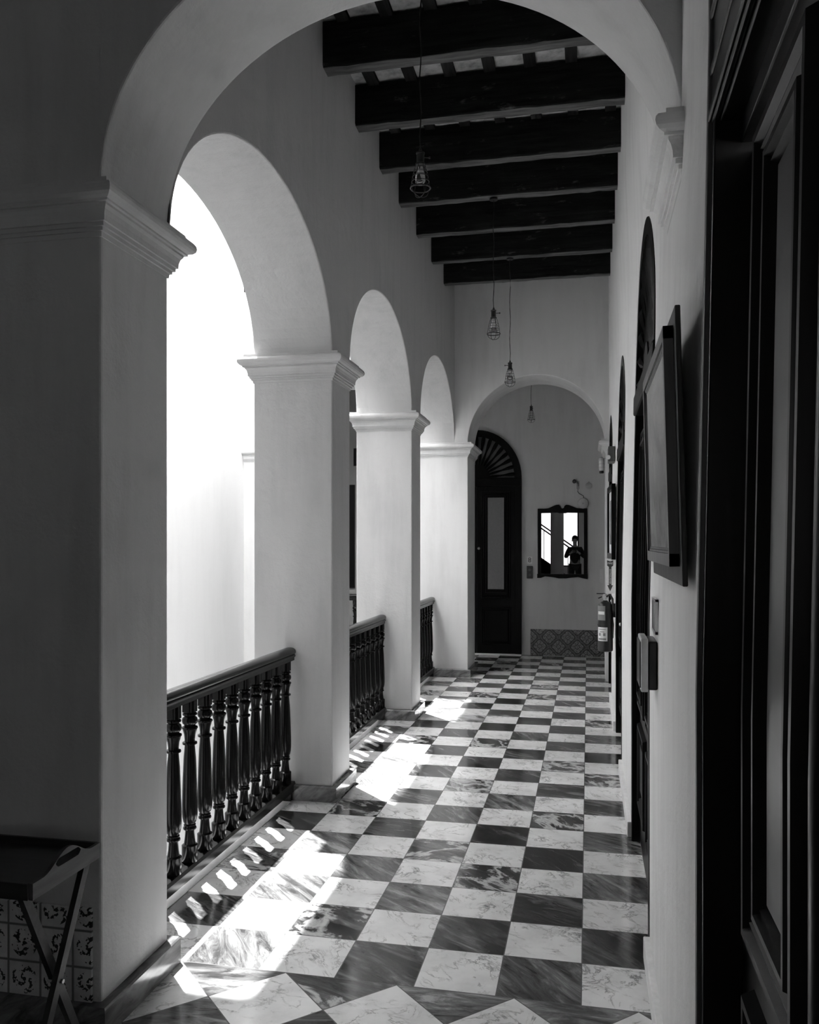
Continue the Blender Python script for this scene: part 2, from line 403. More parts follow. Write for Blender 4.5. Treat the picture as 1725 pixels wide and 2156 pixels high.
CPL = [('trim_1', (-4.4, -1.571, YA0, YA1), 0.0, 'moulded plaster capital of the nearest left pier under the wide arch', M_PLF),
       ('trim_2', (XL0, XL, Y2a, Y2b), 0.0, 'moulded plaster capital on the second arcade pier', M_PL),
       ('trim_3', (XL0, XL, Y3a, Y3b), 0.0, 'moulded plaster capital on the third arcade pier', M_PL),
       ('trim_4', (XL0, -1.40, YB0, YB1), 0.0, 'moulded plaster capital left of the far arch', M_PLS),
       ('trim_5', (XR + 0.030, XR + 0.3, YA0, YA1), 0.035, 'moulded plaster corbel of the wide arch on the right wall', M_PLR),
       ('trim_6', (0.203, XR + 0.2, YB0, YB1), 0.0, 'moulded plaster corbel right of the far arch', M_PLS),
       ('trim_7', (-4.36, -3.93, 10.1, 10.55), 0.0, 'plaster capital of the corner pilaster across the courtyard', M_PLS)]
for nm, r, dz, lb, m in CPL: struct(nm, capital(*r, dz=dz), m, lb, 'capital')
# marble bases round the piers
def base(name, x0, x1, y0, y1, lb, h=0.095, off=0.036):
    bm = bmesh.new(); ring_mould(bm, x0, x1, y0, y1, [(-0.02, h), (off - 0.005, h), (off, h - 0.006), (off, 0.0), (-0.02, 0.0)])
    struct(name, bm, M_BASE, lb, 'baseboard')
base('baseboard_front', -4.4, -1.571, YA0, YA1, 'dark marble skirting round the foot of the nearest left pier', h=0.10)
base('baseboard_left', XL0 + 0.15, XL, Y2a, Y2b, 'dark marble skirting round the foot of the second arcade pier')
base('baseboard_centre', XL0 + 0.15, XL, Y3a, Y3b, 'dark marble skirting round the foot of the third arcade pier')
base('baseboard_far', XL0 + 0.15, -1.40, YB0, YB1, 'dark marble skirting round the foot of the pier beside the far arch')
segs = [(1.89, DA[0]), (DA[1], DB[0]), (DB[1], DC[0])]
struct('baseboard_right', B(*[(XR - 0.024, XR + 0.01, a + 0.002, b - 0.002, 0, 0.085) for a, b in segs]), plain('painted_skirting', 0.80, 0.5),
       'low white skirting along the right wall between doorways', 'baseboard', bevel=0.004)
for i, (a, b, w) in enumerate(((YA1, Y2a, 'nearest'), (Y2b, Y3a, 'middle'), (Y3b, YB0, 'farthest'))):
    struct('trim_%d' % (8 + i), B((-2.0, -1.812, a + 0.002, b - 0.002, 0, 0.003)), M_SILL, 'white marble sill strip under the %s balustrade' % w, 'sill')

# ---------------------------------------------------------------- ceiling beams and joists
beamY = [4.13, 4.85, 5.57, 6.26, 6.93, 7.67, 8.44, 9.19]
ords = ['highest in view behind the crown of the wide arch', 'the largest fully seen under the crown of the wide arch', 'the next beam beyond the largest one', 'third beam from the arch crown, behind the nearest lamp',
        'beam from which the second pendant lamp hangs', 'third beam from the corridor end', 'beam from which the third pendant lamp hangs', 'last beam, nearest the corridor end wall']
for i, y in enumerate(beamY):
    bm = bmesh.new(); N = 22; L0, L1 = XL - 0.02, XR + 0.02; D = 0.115; H = 0.275
    rs = []
    for k in range(N + 1):
        x = L0 + (L1 - L0) * k / N; j = lambda s=0.0035: random.uniform(-s, s)
        r = 0.012
        sec = [(0, r), (r, 0), (D - r, 0), (D, r), (D, H), (0, H)]
        rs.append([(x, y + a + j(), 4.47 + b + (j() if b < 0.2 else 0)) for a, b in sec])
    R = loft_loops(bm, rs); bm.faces.new(R[0][::-1]); bm.faces.new(R[-1])
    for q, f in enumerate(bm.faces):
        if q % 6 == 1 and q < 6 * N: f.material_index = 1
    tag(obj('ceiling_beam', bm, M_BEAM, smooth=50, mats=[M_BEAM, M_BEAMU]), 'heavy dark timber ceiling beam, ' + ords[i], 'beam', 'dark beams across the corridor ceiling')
for i in range(7):
    x = -1.43 + 0.265 * i
    tag(obj('ceiling_joist', B((x - 0.038, x + 0.038, YA1, YB0, 4.728, 4.76)), M_JOIST),
        'dark joist lying over the beams, ' + ('closest to the arcade' if i == 0 else 'closest to the right wall' if i == 6 else ['second', 'third', 'fourth', 'fifth', 'sixth'][i - 1] + ' from the arcade'), 'joist', 'joists under the ceiling infill')

# ---------------------------------------------------------------- balustrades
BAL = [(0.0349, 0), (0.0375, 0.004), (0.0375, 0.078), (0.0338, 0.081), (0.0276, 0.085), (0.0239, 0.11), (0.0213, 0.14), (0.0213, 0.15), (0.0302, 0.153), (0.0317, 0.158), (0.0302, 0.163), (0.025, 0.165), (0.0244, 0.168), (0.0281, 0.171), (0.0281, 0.175), (0.0244, 0.178), (0.0306, 0.19), (0.0351, 0.21), (0.0368, 0.235), (0.0368, 0.27), (0.0351, 0.33), (0.0323, 0.41), (0.0289, 0.49), (0.0239, 0.545), (0.0239, 0.55), (0.0338, 0.553), (0.035, 0.558), (0.0338, 0.563), (0.0246, 0.566), (0.0241, 0.575), (0.0269, 0.6), (0.0326, 0.618), (0.0338, 0.624), (0.0374, 0.627), (0.0374, 0.634), (0.032, 0.637), (0.0258, 0.64), (0.0269, 0.645), (0.0345, 0.652), (0.0374, 0.664), (0.035, 0.676), (0.0258, 0.684), (0.0246, 0.688), (0.0333, 0.69), (0.035, 0.695), (0.0333, 0.7), (0.0274, 0.702), (0.0274, 0.706)]
def baluster_mesh():
    bm = bmesh.new(); lathe(bm, BAL, seg=18)
    # fluted square head
    n = 28; pr = []
    for k in range(n):
        a = 2 * pi * k / n; r = 0.031 / max(abs(cos(a)), abs(sin(a))) * 0.97; r = min(r, 0.037) + 0.0012 * cos(14 * a)
        pr.append((r * cos(a), r * sin(a)))
    prism(bm, pr, 2, 0.706, 0.762)
    return bm
RAILP = [(-0.036, 0.0), (-0.038, 0.010), (-0.032, 0.016), (-0.039, 0.024), (-0.040, 0.036), (-0.034, 0.048), (-0.020, 0.056), (0, 0.058), (0.020, 0.056), (0.034, 0.048), (0.040, 0.036), (0.039, 0.024), (0.032, 0.016), (0.038, 0.010), (0.036, 0.0),
         (0.030, 0.0), (0.030, -0.022), (-0.030, -0.022), (-0.030, 0.0)]
def balustrade(a, b, xc, label, first_off, axis='y', seed=None):
    L = b - a
    loc = (xc, a, 0.0) if axis == 'y' else (a, xc, 0.0)
    t = empty('balustrade', loc, label, 'balustrade', 'turned wooden balustrades between the piers', rz=0 if axis == 'y' else -pi / 2)
    bm = bmesh.new(); prism(bm, [(x, z + 0.895) for x, z in RAILP], 1, 0.001, L - 0.001)
    obj('handrail', bm, M_RAIL, t, smooth=40)
    bm = bmesh.new(); prism(bm, [(-0.038, 0.055), (0.038, 0.055), (0.038, 0.096), (0.032, 0.112), (-0.032, 0.112), (-0.038, 0.096)], 1, 0.001, L - 0.001)
    obj('bottom_rail', bm, M_RAIL, t)
    for e in (0.03, L - 0.07): obj('foot_block', B((-0.03, 0.03, e, e + 0.04, 0.003, 0.056)), M_RAIL, t)
    me = None; y = first_off
    while y < L - 0.03:
        if me is None:
            o = obj('baluster', baluster_mesh(), M_VARN, t, smooth=38); me = o.data
        else:
            o = bpy.data.objects.new('baluster', me); col.objects.link(o); o.parent = t
        o.location = (0, y, 0.112); y += 0.1605
    return t
XB = -1.838
balustrade(YA1, Y2a, XB, 'dark turned-baluster railing filling the nearest arcade arch', 0.075)
balustrade(Y2b, Y3a, XB, 'dark turned-baluster railing in the middle arcade arch', 0.06)
balustrade(Y3b, YB0, XB, 'dark turned-baluster railing in the farthest arcade arch', 0.07)
w = balustrade(-3.93, -2.12, 10.33, 'short stretch of dark railing across the courtyard, in the wing arch', 0.08, axis='x')
w.location = (-3.93, 10.33, 0); w.rotation_euler = (0, 0, -pi / 2)

# ---------------------------------------------------------------- doors
def arch_pts(w, z0, zs, rise, off=0.0, n=24):
    """outline from lower left up and round to lower right; w half width"""
    pts = [(-w - off, z0)]
    for i in range(n + 1):
        a = pi - pi * i / n; pts.append(((w + off) * cos(a), zs + (rise + off) * sin(a)))
    pts.append((w + off, z0)); return pts
def frame_strip(bm, outer, inner, axis, a, b):
    def P(u, v, w): return {0: (w, u, v), 1: (u, w, v)}[axis]
    n = len(outer)
    O0 = [bm.verts.new(P(*p, a)) for p in outer]; O1 = [bm.verts.new(P(*p, b)) for p in outer]
    I0 = [bm.verts.new(P(*p, a)) for p in inner]; I1 = [bm.verts.new(P(*p, b)) for p in inner]
    for i in range(n - 1):
        bm.faces.new((O0[i], O0[i + 1], I0[i + 1], I0[i])); bm.faces.new((O1[i], I1[i], I1[i + 1], O1[i + 1]))
        bm.faces.new((O0[i], O1[i], O1[i + 1], O0[i + 1])); bm.faces.new((I0[i], I0[i + 1], I1[i + 1], I1[i]))
    for i in (0, n - 1): bm.faces.new((O0[i], I0[i], I1[i], O1[i]))
    return bm
def panel_frame(bm, u0, u1, z0, z1, wd, f0, f1, axis=0):
    """picture-frame moulding, mitred; raised from depth f0 to f1 (f along the door's normal)"""
    def P(u, v, w): return (w, u, v) if axis == 0 else (u, w, v)
    prof = [(0, f0), (0.15 * wd, f1), (0.42 * wd, f1), (0.55 * wd, (f0 + f1) / 2), (0.8 * wd, f1 * 0.7 + f0 * 0.3), (wd, f0)]
    loops = [[P(u0 + i, z0 + i, f), P(u1 - i, z0 + i, f), P(u1 - i, z1 - i, f), P(u0 + i, z1 - i, f)] for i, f in prof]
    loft_loops(bm, loops)
def door_leaf(parent, u0, u1, h, face, out, pane=None):
    """leaf in the plane x=face (local), out = -1 towards the viewer; u along local y"""
    d = 0.045; f = face; s = out
    leaf = obj('door_leaf', B((f, f - s * d, u0, u1, 0.01, h)), M_DOOR, parent, bevel=0.004)
    w = u1 - u0; st = 0.105 * (w / 0.64)
    bm = bmesh.new()
    pz0, pz1 = 0.33 * h, h - 0.10
    panel_frame(bm, u0 + st * 0.8, u1 - st * 0.8, pz0, pz1, 0.05, f, f + s * 0.020)
    panel_frame(bm, u0 + st * 1.35, u1 - st * 1.35, pz0 + st * .6, pz1 - st * .6, 0.045, f, f + s * 0.026)
    obj('upper_moulding', bm, M_DOOR, leaf)
    bm = bmesh.new(); panel_frame(bm, u0 + st * 0.8, u1 - st * 0.8, 0.10 * h, 0.29 * h, 0.05, f, f + s * 0.020)
    box(bm, f, f + s * 0.010, u0 + st * 1.7, u1 - st * 1.7, 0.10 * h + .1, 0.29 * h - .1)
    obj('lower_panel', bm, M_DOOR, leaf)
    if pane:
        obj('pane', B((f, f + s * 0.006, u0 + st * 1.9, u1 - st * 1.9, pz0 + st * 1.35, pz1 - st * 1.35)), pane, leaf)
    return leaf
def fanlight(parent, w, zs, rise, face, out, rays=15, pane=None):
    bm = bmesh.new()
    frame_strip(bm, arch_pts(w, zs, zs, rise), arch_pts(w - 0.075, zs, zs, rise - 0.075), 0, face, face - out * 0.06)
    fr = obj('fanlight', bm, M_DOOR, parent)
    bm = bmesh.new()
    prism(bm, [(p[0], p[1]) for p in arch_pts(0.16, zs, zs, 0.16)], 0, face - out * 0.01, face - out * 0.05)
    r0, r1 = 0.15, (w - 0.07)
    for k in range(rays):
        a = pi * (k + 0.5) / rays
        rr = min(r1, rise - 0.07) if rise < w else r1
        n = 9; pts = []; rad = []
        for j in range(n):
            t = j / (n - 1); r = r0 + (rr - r0) * t
            pts.append((face - out * 0.03, r * cos(a), zs + r * sin(a) * (rise / w)))
            rad.append(0.010 + 0.016 * t + (0.007 * sin(t * pi * 3)))
        tube(bm, pts, rad, 6)
    obj('fan_spindle', bm, M_DOOR, fr)
    bm = bmesh.new(); prism(bm, arch_pts(w - 0.06, zs, zs, rise - 0.06), 0, face - out * 0.055, face - out * 0.062)
    obj('fan_backing', bm, pane or M_FROST, fr)
def arched_door(name, yc, w, xface, label, zs=2.39, pane=None, rev=0.05):
    """door in the right wall; local x into the wall, local y along the wall"""
    t = empty(name, (xface, yc, 0), label, 'door', kind='structure')
    bm = bmesh.new()
    box(bm, -0.003, 0.14, -w, -w + 0.06, 0, zs); box(bm, -0.003, 0.14, w - 0.06, w, 0, zs)
    obj('door_frame', bm, M_DOOR, t, bevel=0.004)
    obj('transom', B((-0.012, 0.12, -w + 0.002, w - 0.002, zs - 0.09, zs + 0.02)), M_DOOR, t, bevel=0.012)
    fanlight(t, w + 0.003, zs + 0.0, w + 0.024, -0.004, -1)
    for s in (-1, 1):
        a, b = sorted((s * 0.004, s * (w - 0.062)))
        lf = door_leaf(t, a, b, zs - 0.095, 0.04, -1, pane)
        if s == -1:
            bm = bmesh.new(); lathe(bm, [(0.012, 0), (0.008, 0.012), (0.008, 0.03), (0.02, 0.038), (0.024, 0.05), (0.018, 0.062), (0.0, 0.064)][:-1] + [(0.002, 0.064)], seg=14, M=Matrix.Rotation(-pi / 2, 3, 'Y') @ Matrix.Scale(0.6, 3), c=(0.04, (a + 0.06) if yc < 5 else b - 0.05, 0.98))
            obj('door_knob', bm, M_BRASS, lf, smooth=40)
    lean_all(t)
    return t
for i, ((a, b), lb) in enumerate(((DA, 'nearest arched double door in the right wall, dark wood with carved fanlight'), (DB, 'second arched double door in the right wall, dark wood'),
                                  (DC, 'third arched double door in the right wall, just before the far arch'), (DD, 'dark arched door on the right beyond the far arch'))):
    arched_door('door_%d' % (i + 1), (a + b) / 2, (b - a) / 2, XR, lb, pane=M_FROST)

# near door, flush at the right edge of the picture
t = empty('door_5', (XR, 1.19, 0), 'tall glossy dark panelled double door at the right edge', 'door', kind='structure')
W = 0.693
bm = bmesh.new()
box(bm, -0.010, 0.012, W - 0.010, W + 0.012, 0, 3.06); box(bm, -0.010, 0.012, -W - 0.012, -W + 0.010, 0, 3.06); 
obj('casing', bm, plain('grey_painted_casing', 0.07, 0.4), t, bevel=0.003)['label'] = 'thin grey casing strip'
bm = bmesh.new()
box(bm, -0.003, 0.010, -W, W - 0.008, 2.50, 3.05)
for zq, dq in ((2.505, 0.007), (2.60, 0.004), (2.72, 0.005), (2.90, 0.006)): box(bm, -0.004 - dq, 0.0, -W - 0.01, W - 0.008, zq, zq + 0.022)
obj('head_board', bm, M_GDOOR, t, bevel=0.004)
bm = bmesh.new()
box(bm, 0.0, 0.12, W - 0.03, W, 0, 2.52); box(bm, 0.0, 0.12, -W, -W + 0.03, 0, 2.52)
for k in (0, 3): box(bm, 0.012 + k * 0.014, 0.12, -W, W, 2.495 - k * 0.016, 2.52)
obj('door_frame', bm, M_GDOOR, t, bevel=0.004)
for s in (1, -1):
    a, b = sorted((s * 0.012, s * (W - 0.032)))
    leaf = obj('door_leaf', B((0.078, 0.125, a, b, 0.01, 2.43)), M_GDOOR, t, bevel=0.005)
    bm = bmesh.new()
    for (z0, z1) in ((0.86, 2.40), (0.10, 0.76)):
        panel_frame(bm, a + 0.10, b - 0.13, z0, z1, 0.06, 0.078, 0.052)
        panel_frame(bm, a + 0.15, b - 0.235, z0 + 0.075, z1 - 0.075, 0.045, 0.078, 0.052)
    obj('panel_moulding', bm, M_GDOOR, leaf, smooth=30)
    bm = B((0.068, 0.078, a + 0.200, b - 0.29, 0.985, 2.275)); obj('upper_panel', bm, plain('grey_inset_panel', 0.07, 0.3), leaf, bevel=0.006)['label'] = 'lighter grey inset panel'
bm = bmesh.new(); prism(bm, [(0.03 * cos(pi * k / 10 + pi / 2) + 0.078, 0.03 * sin(pi * k / 10 + pi / 2)) for k in range(11)], 2, 0.01, 2.43)
obj('astragal', bm, M_GDOOR, t, smooth=60)
lean_all(t)

# far door in the back wall
t = empty('door_6', (-1.57, YE, 0), 'dark arched double door with fanlight in the far wall', 'door', kind='structure', rz=-pi / 2)
# local x -> world -y ; local y -> world x
t.rotation_euler = (0, 0, -pi / 2)
w = 0.645; zs = 2.50
obj('threshold', B((0.0, 0.10, -w, w, 0, 0.012)), M_SILL, t)['label'] = 'pale stone threshold'
def L(o): return o
bm = bmesh.new(); box(bm, 0.0, 0.05, -w, -w + 0.09, 0, zs); box(bm, 0.0, 0.05, w - 0.09, w, 0, zs); obj('door_frame', bm, M_DOOR, t, bevel=0.004)
obj('transom', B((0.0, 0.07, -w, w, zs - 0.09, zs + 0.03)), M_DOOR, t, bevel=0.01)
bm = bmesh.new(); zz = zs + 0.03
frame_strip(bm, arch_pts(w, zz, zz, w + 0.05), arch_pts(w - 0.1, zz, zz, w - 0.05), 0, 0.0, 0.05)
fr = obj('fanlight', bm, M_DOOR, t)
bm = bmesh.new(); prism(bm, arch_pts(0.20, zz, zz, 0.20), 0, 0.012, 0.035)
for k in range(17):
    a = pi * (k + 0.5) / 17; pts = []; rad = []
    for j in range(9):
        q = j / 8; r = 0.19 + (w - 0.08 - 0.19) * q
        pts.append((0.028, r * cos(a), zz + r * sin(a) * 1.05)); rad.append(0.013 + 0.015 * q + 0.006 * sin(q * pi * 3))
    tube(bm, pts, rad, 6)
obj('fan_spindle', bm, M_DOOR, fr)
bm = bmesh.new(); prism(bm, arch_pts(w - 0.09, zz, zz, w - 0.04), 0, 0.002, 0.008); obj('fan_backing', bm, plain('dim_fan_pane', 0.10, 0.4), fr)
for s in (-1, 1):
    a, b = sorted((s * 0.003, s * (w - 0.09)))
    lf = obj('door_leaf', B((0.0, 0.03, a, b, 0.012, zs - 0.092)), M_DOOR, t, bevel=0.004)
    bm = bmesh.new(); panel_frame(bm, a + 0.06, b - 0.06, 0.80, zs - 0.16, 0.05, 0.03, 0.05); panel_frame(bm, a + 0.125, b - 0.125, 0.88, zs - 0.22, 0.035, 0.03, 0.045)
    panel_frame(bm, a + 0.06, b - 0.06, 0.14, 0.68, 0.05, 0.03, 0.05); obj('panel_moulding', bm, M_DOOR, lf)
    obj('pane', B((0.03, 0.036, a + 0.160, b - 0.160, 0.935, 2.26)), M_FROST, lf)['label'] = 'tall narrow grey frosted pane'
    if s == 1:
        bm = bmesh.new(); lathe(bm, [(0.014, 0), (0.008, 0.01), (0.008, 0.03), (0.018, 0.035), (0.022, 0.047), (0.014, 0.058)], seg=14, M=Matrix.Rotation(pi / 2, 3, 'Y'), c=(0.03, a + 0.035, 1.52))
        obj('door_knob', bm, M_BRASS, lf, smooth=40)['label'] = 'small bright knob'
struct('wall_gallery', B((-4.3, -2.25, YE - 0.04, YE + 0.02, 0, 4.76)), plaster('wing_shade_plaster', 0.24), 'back wall of the wing across the courtyard, its shade painted grey', 'wall')  # slab added over the back wall, the wing's shade put into its colour
# dark openings in the wing behind the courtyard
o = struct('window_3', B((-3.40, -3.05, YE - 0.07, YE + 0.02, 2.74, 3.0)), M_DOOR, 'small square dark window high in the wing wall across the courtyard', 'window')
o = struct('door_7', B((-3.85, -3.385, YE - 0.07, YE + 0.02, 0.93, 2.46)), M_DOOR, 'narrow dark door in the wing wall across the courtyard', 'door')

# ---------------------------------------------------------------- pendant lamps
def pendant(x, y, ztop, zbot, size, label, rz=0.0, tilt=0.0):
    """size: height of socket + cage"""
    k = size / 0.258
    t = empty('pendant_lamp', (x, y, ztop), label, 'lamp', 'caged pendant lamps along the corridor', rz=rz)
    zc = zbot - ztop                       # local bottom of the cage
    bm = bmesh.new(); tube(bm, [(0.004 * sin(i * 1.3), 0.003 * cos(i), (zc + size) * i / 14) if 0 < i < 14 else (0, 0, (zc + size) * i / 14) for i in range(15)], 0.0034, 6)
    obj('cord', bm, M_IRON, t)
    bm = bmesh.new(); lathe(bm, [(0.034, -0.018), (0.034, -0.006), (0.012, 0.0)], seg=16); obj('ceiling_rose', bm, M_IRON, t)
    bm = bmesh.new(); z = lambda v: zc + v * k
    lathe(bm, [(0.026 * k, z(0.170)), (0.026 * k, z(0.178)), (0.020 * k, z(0.182)), (0.020 * k, z(0.226)), (0.023 * k, z(0.229)), (0.023 * k, z(0.236)), (0.010 * k, z(0.243)), (0.006 * k, z(0.258))], seg=18)
    sk = obj('socket', bm, M_IRON, t, smooth=40)
    bm = bmesh.new(); tube(bm, [(0.018 * k, 0, z(0.212)), (0.046 * k, 0, z(0.212))], 0.003 * k, 6); tube(bm, [(0.046 * k, 0, z(0.212)), (0.054 * k, 0, z(0.212))], 0.0065 * k, 8)
    obj('switch_key', bm, M_IRON, sk)
    # cage: ribs down to the wide hoop, hoops, and the two bent wires closing the bottom
    prof = [(0.022, 0.176), (0.030, 0.155), (0.038, 0.125), (0.044, 0.095), (0.048, 0.066), (0.052, 0.048)]
    bm = bmesh.new()
    for q in range(6):
        a = 2 * pi * q / 6
        tube(bm, [(r * k * cos(a), r * k * sin(a), z(h)) for r, h in prof], 0.0019 * k, 5)
    for r, h in ((0.0305, 0.153), (0.036, 0.130), (0.0415, 0.106), (0.046, 0.080)):
        tube(bm, [(r * k * cos(2 * pi * i / 24), r * k * sin(2 * pi * i / 24), z(h)) for i in range(24)], 0.0018 * k, 5, True)
    tube(bm, [(0.053 * k * cos(2 * pi * i / 28), 0.053 * k * sin(2 * pi * i / 28), z(0.046)) for i in range(28)], 0.0036 * k, 6, True)
    for a in (0.5, 0.5 + pi / 2):
        tube(bm, [(0.053 * k * cos(pi * i / 12) * cos(a), 0.053 * k * cos(pi * i / 12) * sin(a), z(0.046 - 0.046 * sin(pi * i / 12) ** 0.9)) for i in range(13)], 0.0022 * k, 5)
    obj('cage', bm, M_IRON, t, smooth=60)
    bm = bmesh.new(); lathe(bm, [(0.013 * k, z(0.176)), (0.014 * k, z(0.158)), (0.018 * k, z(0.140)), (0.026 * k, z(0.115)), (0.0285 * k, z(0.098)), (0.026 * k, z(0.080)), (0.016 * k, z(0.068)), (0.004 * k, z(0.065))], seg=20)
    obj('bulb', bm, M_GLASS, t, smooth=80)
    return t
pendant(-0.83, 4.19, 4.47, 3.365, 0.245, 'nearest caged pendant lamp with a clear bulb, in front of the beams', 0.3)
pendant(-0.765, 6.99, 4.47, 3.295, 0.265, 'second caged pendant lamp, hanging left of the others over the far wall', 0.0)
pendant(-0.765, 8.50, 4.47, 3.175, 0.262, 'third caged pendant lamp, hanging in front of the far arch crown', pi)
pendant(-0.735, 11.3, 4.757, 3.20, 0.236, 'farthest caged pendant lamp, seen inside the far arch', 1.2)

# ---------------------------------------------------------------- right wall: paintings and fittings
def canvas_mat(name, dark, lo, hi):
    n = NT(name); p = n.pos(); M = n.math
    v = n.vec(0.0, M('MULTIPLY', p[1], 1.2), M('MULTIPLY', p[2], 3.0))
    a = n.noise(v, 1.6, 6, 0.6, 0.6); b = n.noise(n.vec(0.0, M('MULTIPLY', p[1], 1.0), M('MULTIPLY', p[2], 1.3)), 6, 6, 0.68, 0.3)
    low = n.ramp(p[2], [(0.02, 1.0), (0.36, 0.0)])
    f = M('ADD', M('MULTIPLY', low, 0.55), M('MULTIPLY', b, 0.6))
    k = n.ramp(f, [(0.36, 0.0), (0.62, 1.0)])
    c = n.mix(k, n.ramp(a, [(0.3, lo), (0.7, hi)]), n.ramp(b, [(0.35, dark), (0.62, lo)]))
    return n.fin(c, 0.6)
def tilted(t, ax):           # lean the picture out at its top
    t.rotation_euler = (0, ax, 0)
t = empty('painting', (XR + 0.008, 2.45, 1.517), 'large misty landscape painting leaning out on the right wall', 'painting')
t.rotation_euler = (0, -0.027, 0)
o = obj('backing_board', B((-0.031, -0.018, -0.433, 0.428, 0.0, 0.647)), wood('backing_wood', 0.03, 0.06, 0.5, 2, .05, .2), t, bevel=0.003)
bm = bmesh.new()
y0, y1, z0, z1 = -0.385, 0.358, 0.045, 0.612
for (a, b, c, d) in ((y0, y0 + 0.030, z0, z1), (y1 - 0.030, y1, z0, z1), (y0, y1, z0, z0 + 0.030), (y0, y1, z1 - 0.030, z1)): box(bm, -0.054, -0.031, a, b, c, d)
panel_frame(bm, y0 + 0.028, y1 - 0.028, z0 + 0.028, z1 - 0.028, 0.018, -0.042, -0.049)
obj('frame', bm, wood('frame_wood', 0.12, 0.19, 0.4, 2, .05, .3), t)
cv = obj('canvas', B((-0.045, -0.033, y0 + 0.030, y1 - 0.030, 0, z1 - z0 - 0.060)), canvas_mat('misty_landscape', 0.05, 0.24, 0.55), t); cv.location = (0, 0, z0 + 0.030)
for zz_ in (0.05, 0.58): obj('wall_hanger', B((-0.020, -0.005 if zz_ < .3 else 0.012, -0.02, 0.02, zz_, zz_ + 0.02)), M_IRON, t)
t = empty('framed_picture', (XR, 7.50, 1.462), 'small dark-framed picture with a white mount above the fire arrow sign', 'picture')
t.rotation_euler = (0, 0, 0.030)
bm = bmesh.new()
for (a, b, c, d) in ((0, 0.05, 0, 0.66), (0.67, 0.72, 0, 0.66), (0, 0.72, 0, 0.05), (0, 0.72, 0.61, 0.66)): box(bm, -0.034, 0.0, a, b, c, d)
obj('frame', bm, M_DOOR, t)
obj('mount', B((-0.016, -0.004, 0.05, 0.67, 0.05, 0.61)), M_PAPER, t)
obj('print', B((-0.019, -0.016, 0.20, 0.52, 0.13, 0.53)), canvas_mat('small_print', 0.03, 0.1, 0.3), t)
t = empty('wall_plaque', (XR, 3.07, 1.305), 'small grey plaque on the wall under the large painting', 'plaque')
obj('plate', B((-0.006, 0, -0.075, 0.075, 0, 0.112)), plain('plaque_grey', 0.16, 0.4), t)
obj('rim', B((-0.009, 0, -0.08, -0.068, -0.004, 0.116), (-0.009, 0, 0.068, 0.08, -0.004, 0.116), (-0.009, 0, -0.08, 0.08, -0.004, 0.006), (-0.009, 0, -0.08, 0.08, 0.108, 0.116)), M_BRASS, t)
t = empty('wall_dispenser', (XR, 3.09, 1.108), 'small light grey box with black back beside the nearest arched door', 'dispenser')
obj('back_housing', B((-0.032, 0, -0.085, 0.10, 0.0, 0.168)), M_BLACK, t, bevel=0.006)
bm = B((-0.056, -0.032, -0.090, 0.090, -0.006, 0.178)); obj('cover', bm, M_WHITE, t, bevel=0.004)['label'] = 'light grey front cover'
bm = B((-0.060, -0.054, -0.080, 0.080, 0.006, 0.166)); obj('front_panel', bm, M_BLACK, t, bevel=0.004)
# emergency light
t = empty('emergency_light', (XR, 8.10, 2.36), 'small emergency light box high between the second and third doors', 'emergency light')
obj('housing', B((-0.050, 0.012, -0.10, 0.16, 0, 0.14)), plain('dark_grey_housing', 0.06, 0.5), t, bevel=0.006)
bm = bmesh.new(); lathe(bm, [(0.012, 0), (0.020, 0.010), (0.020, 0.03), (0.012, 0.034)], seg=16, M=Matrix.Rotation(radians(100), 3, 'X'), c=(-0.05, -0.10, 0.04)); obj('lamp_head', bm, M_WHITE, t, smooth=40)
# fire arrow sign
def text_mesh(name, s, size, mat, parent, M, extrude=0.0008, align='CENTER'):
    cu = bpy.data.curves.new(name, 'FONT'); cu.body = s; cu.size = size; cu.extrude = extrude; cu.align_x = align; cu.align_y = 'CENTER'; cu.resolution_u = 3
    tmp = bpy.data.objects.new('tmp', cu); col.objects.link(tmp); bpy.context.view_layer.update()
    me = bpy.data.meshes.new_from_object(tmp.evaluated_get(bpy.context.evaluated_depsgraph_get()))
    bpy.data.objects.remove(tmp); bpy.data.curves.remove(cu)
    me.materials.clear(); me.materials.append(mat); me.transform(M)
    o = bpy.data.objects.new(name, me); col.objects.link(o); o.parent = parent; return o
t = empty('fire_sign', (0.190, 7.52, 1.165), 'white arrow sign pointing down to the fire extinguisher', 'sign')
obj('board', B((-0.040, 0.040, 0, 0.003, 0, 0.305)), M_PAPER, t)
aw = plain('sign_dark_print', 0.05, 0.5)
bm = bmesh.new(); prism(bm, [(-0.026, 0.292), (0, 0.282), (0.026, 0.292), (0.026, 0.246), (0.011, 0.234), (0.011, 0.075), (0.024, 0.075), (0.0, 0.022), (-0.024, 0.075), (-0.011, 0.075), (-0.011, 0.234), (-0.026, 0.246)], 1, -0.0012, 0.0)
obj('arrow', bm, aw, t)['label'] = 'dark downward arrow'
RX = Matrix.Rotation(pi / 2, 4, 'X')
text_mesh('lettering', 'FIRE', 0.024, M_PAPER, t, Matrix.Translation((0, -0.0016, 0.264)) @ RX)
text_mesh('lettering', 'EXTINGUISHER', 0.019, M_PAPER, t, Matrix.Translation((0, -0.0016, 0.150)) @ RX @ Matrix.Rotation(-pi / 2, 4, 'Z') @ Matrix.Scale(1.0, 4))
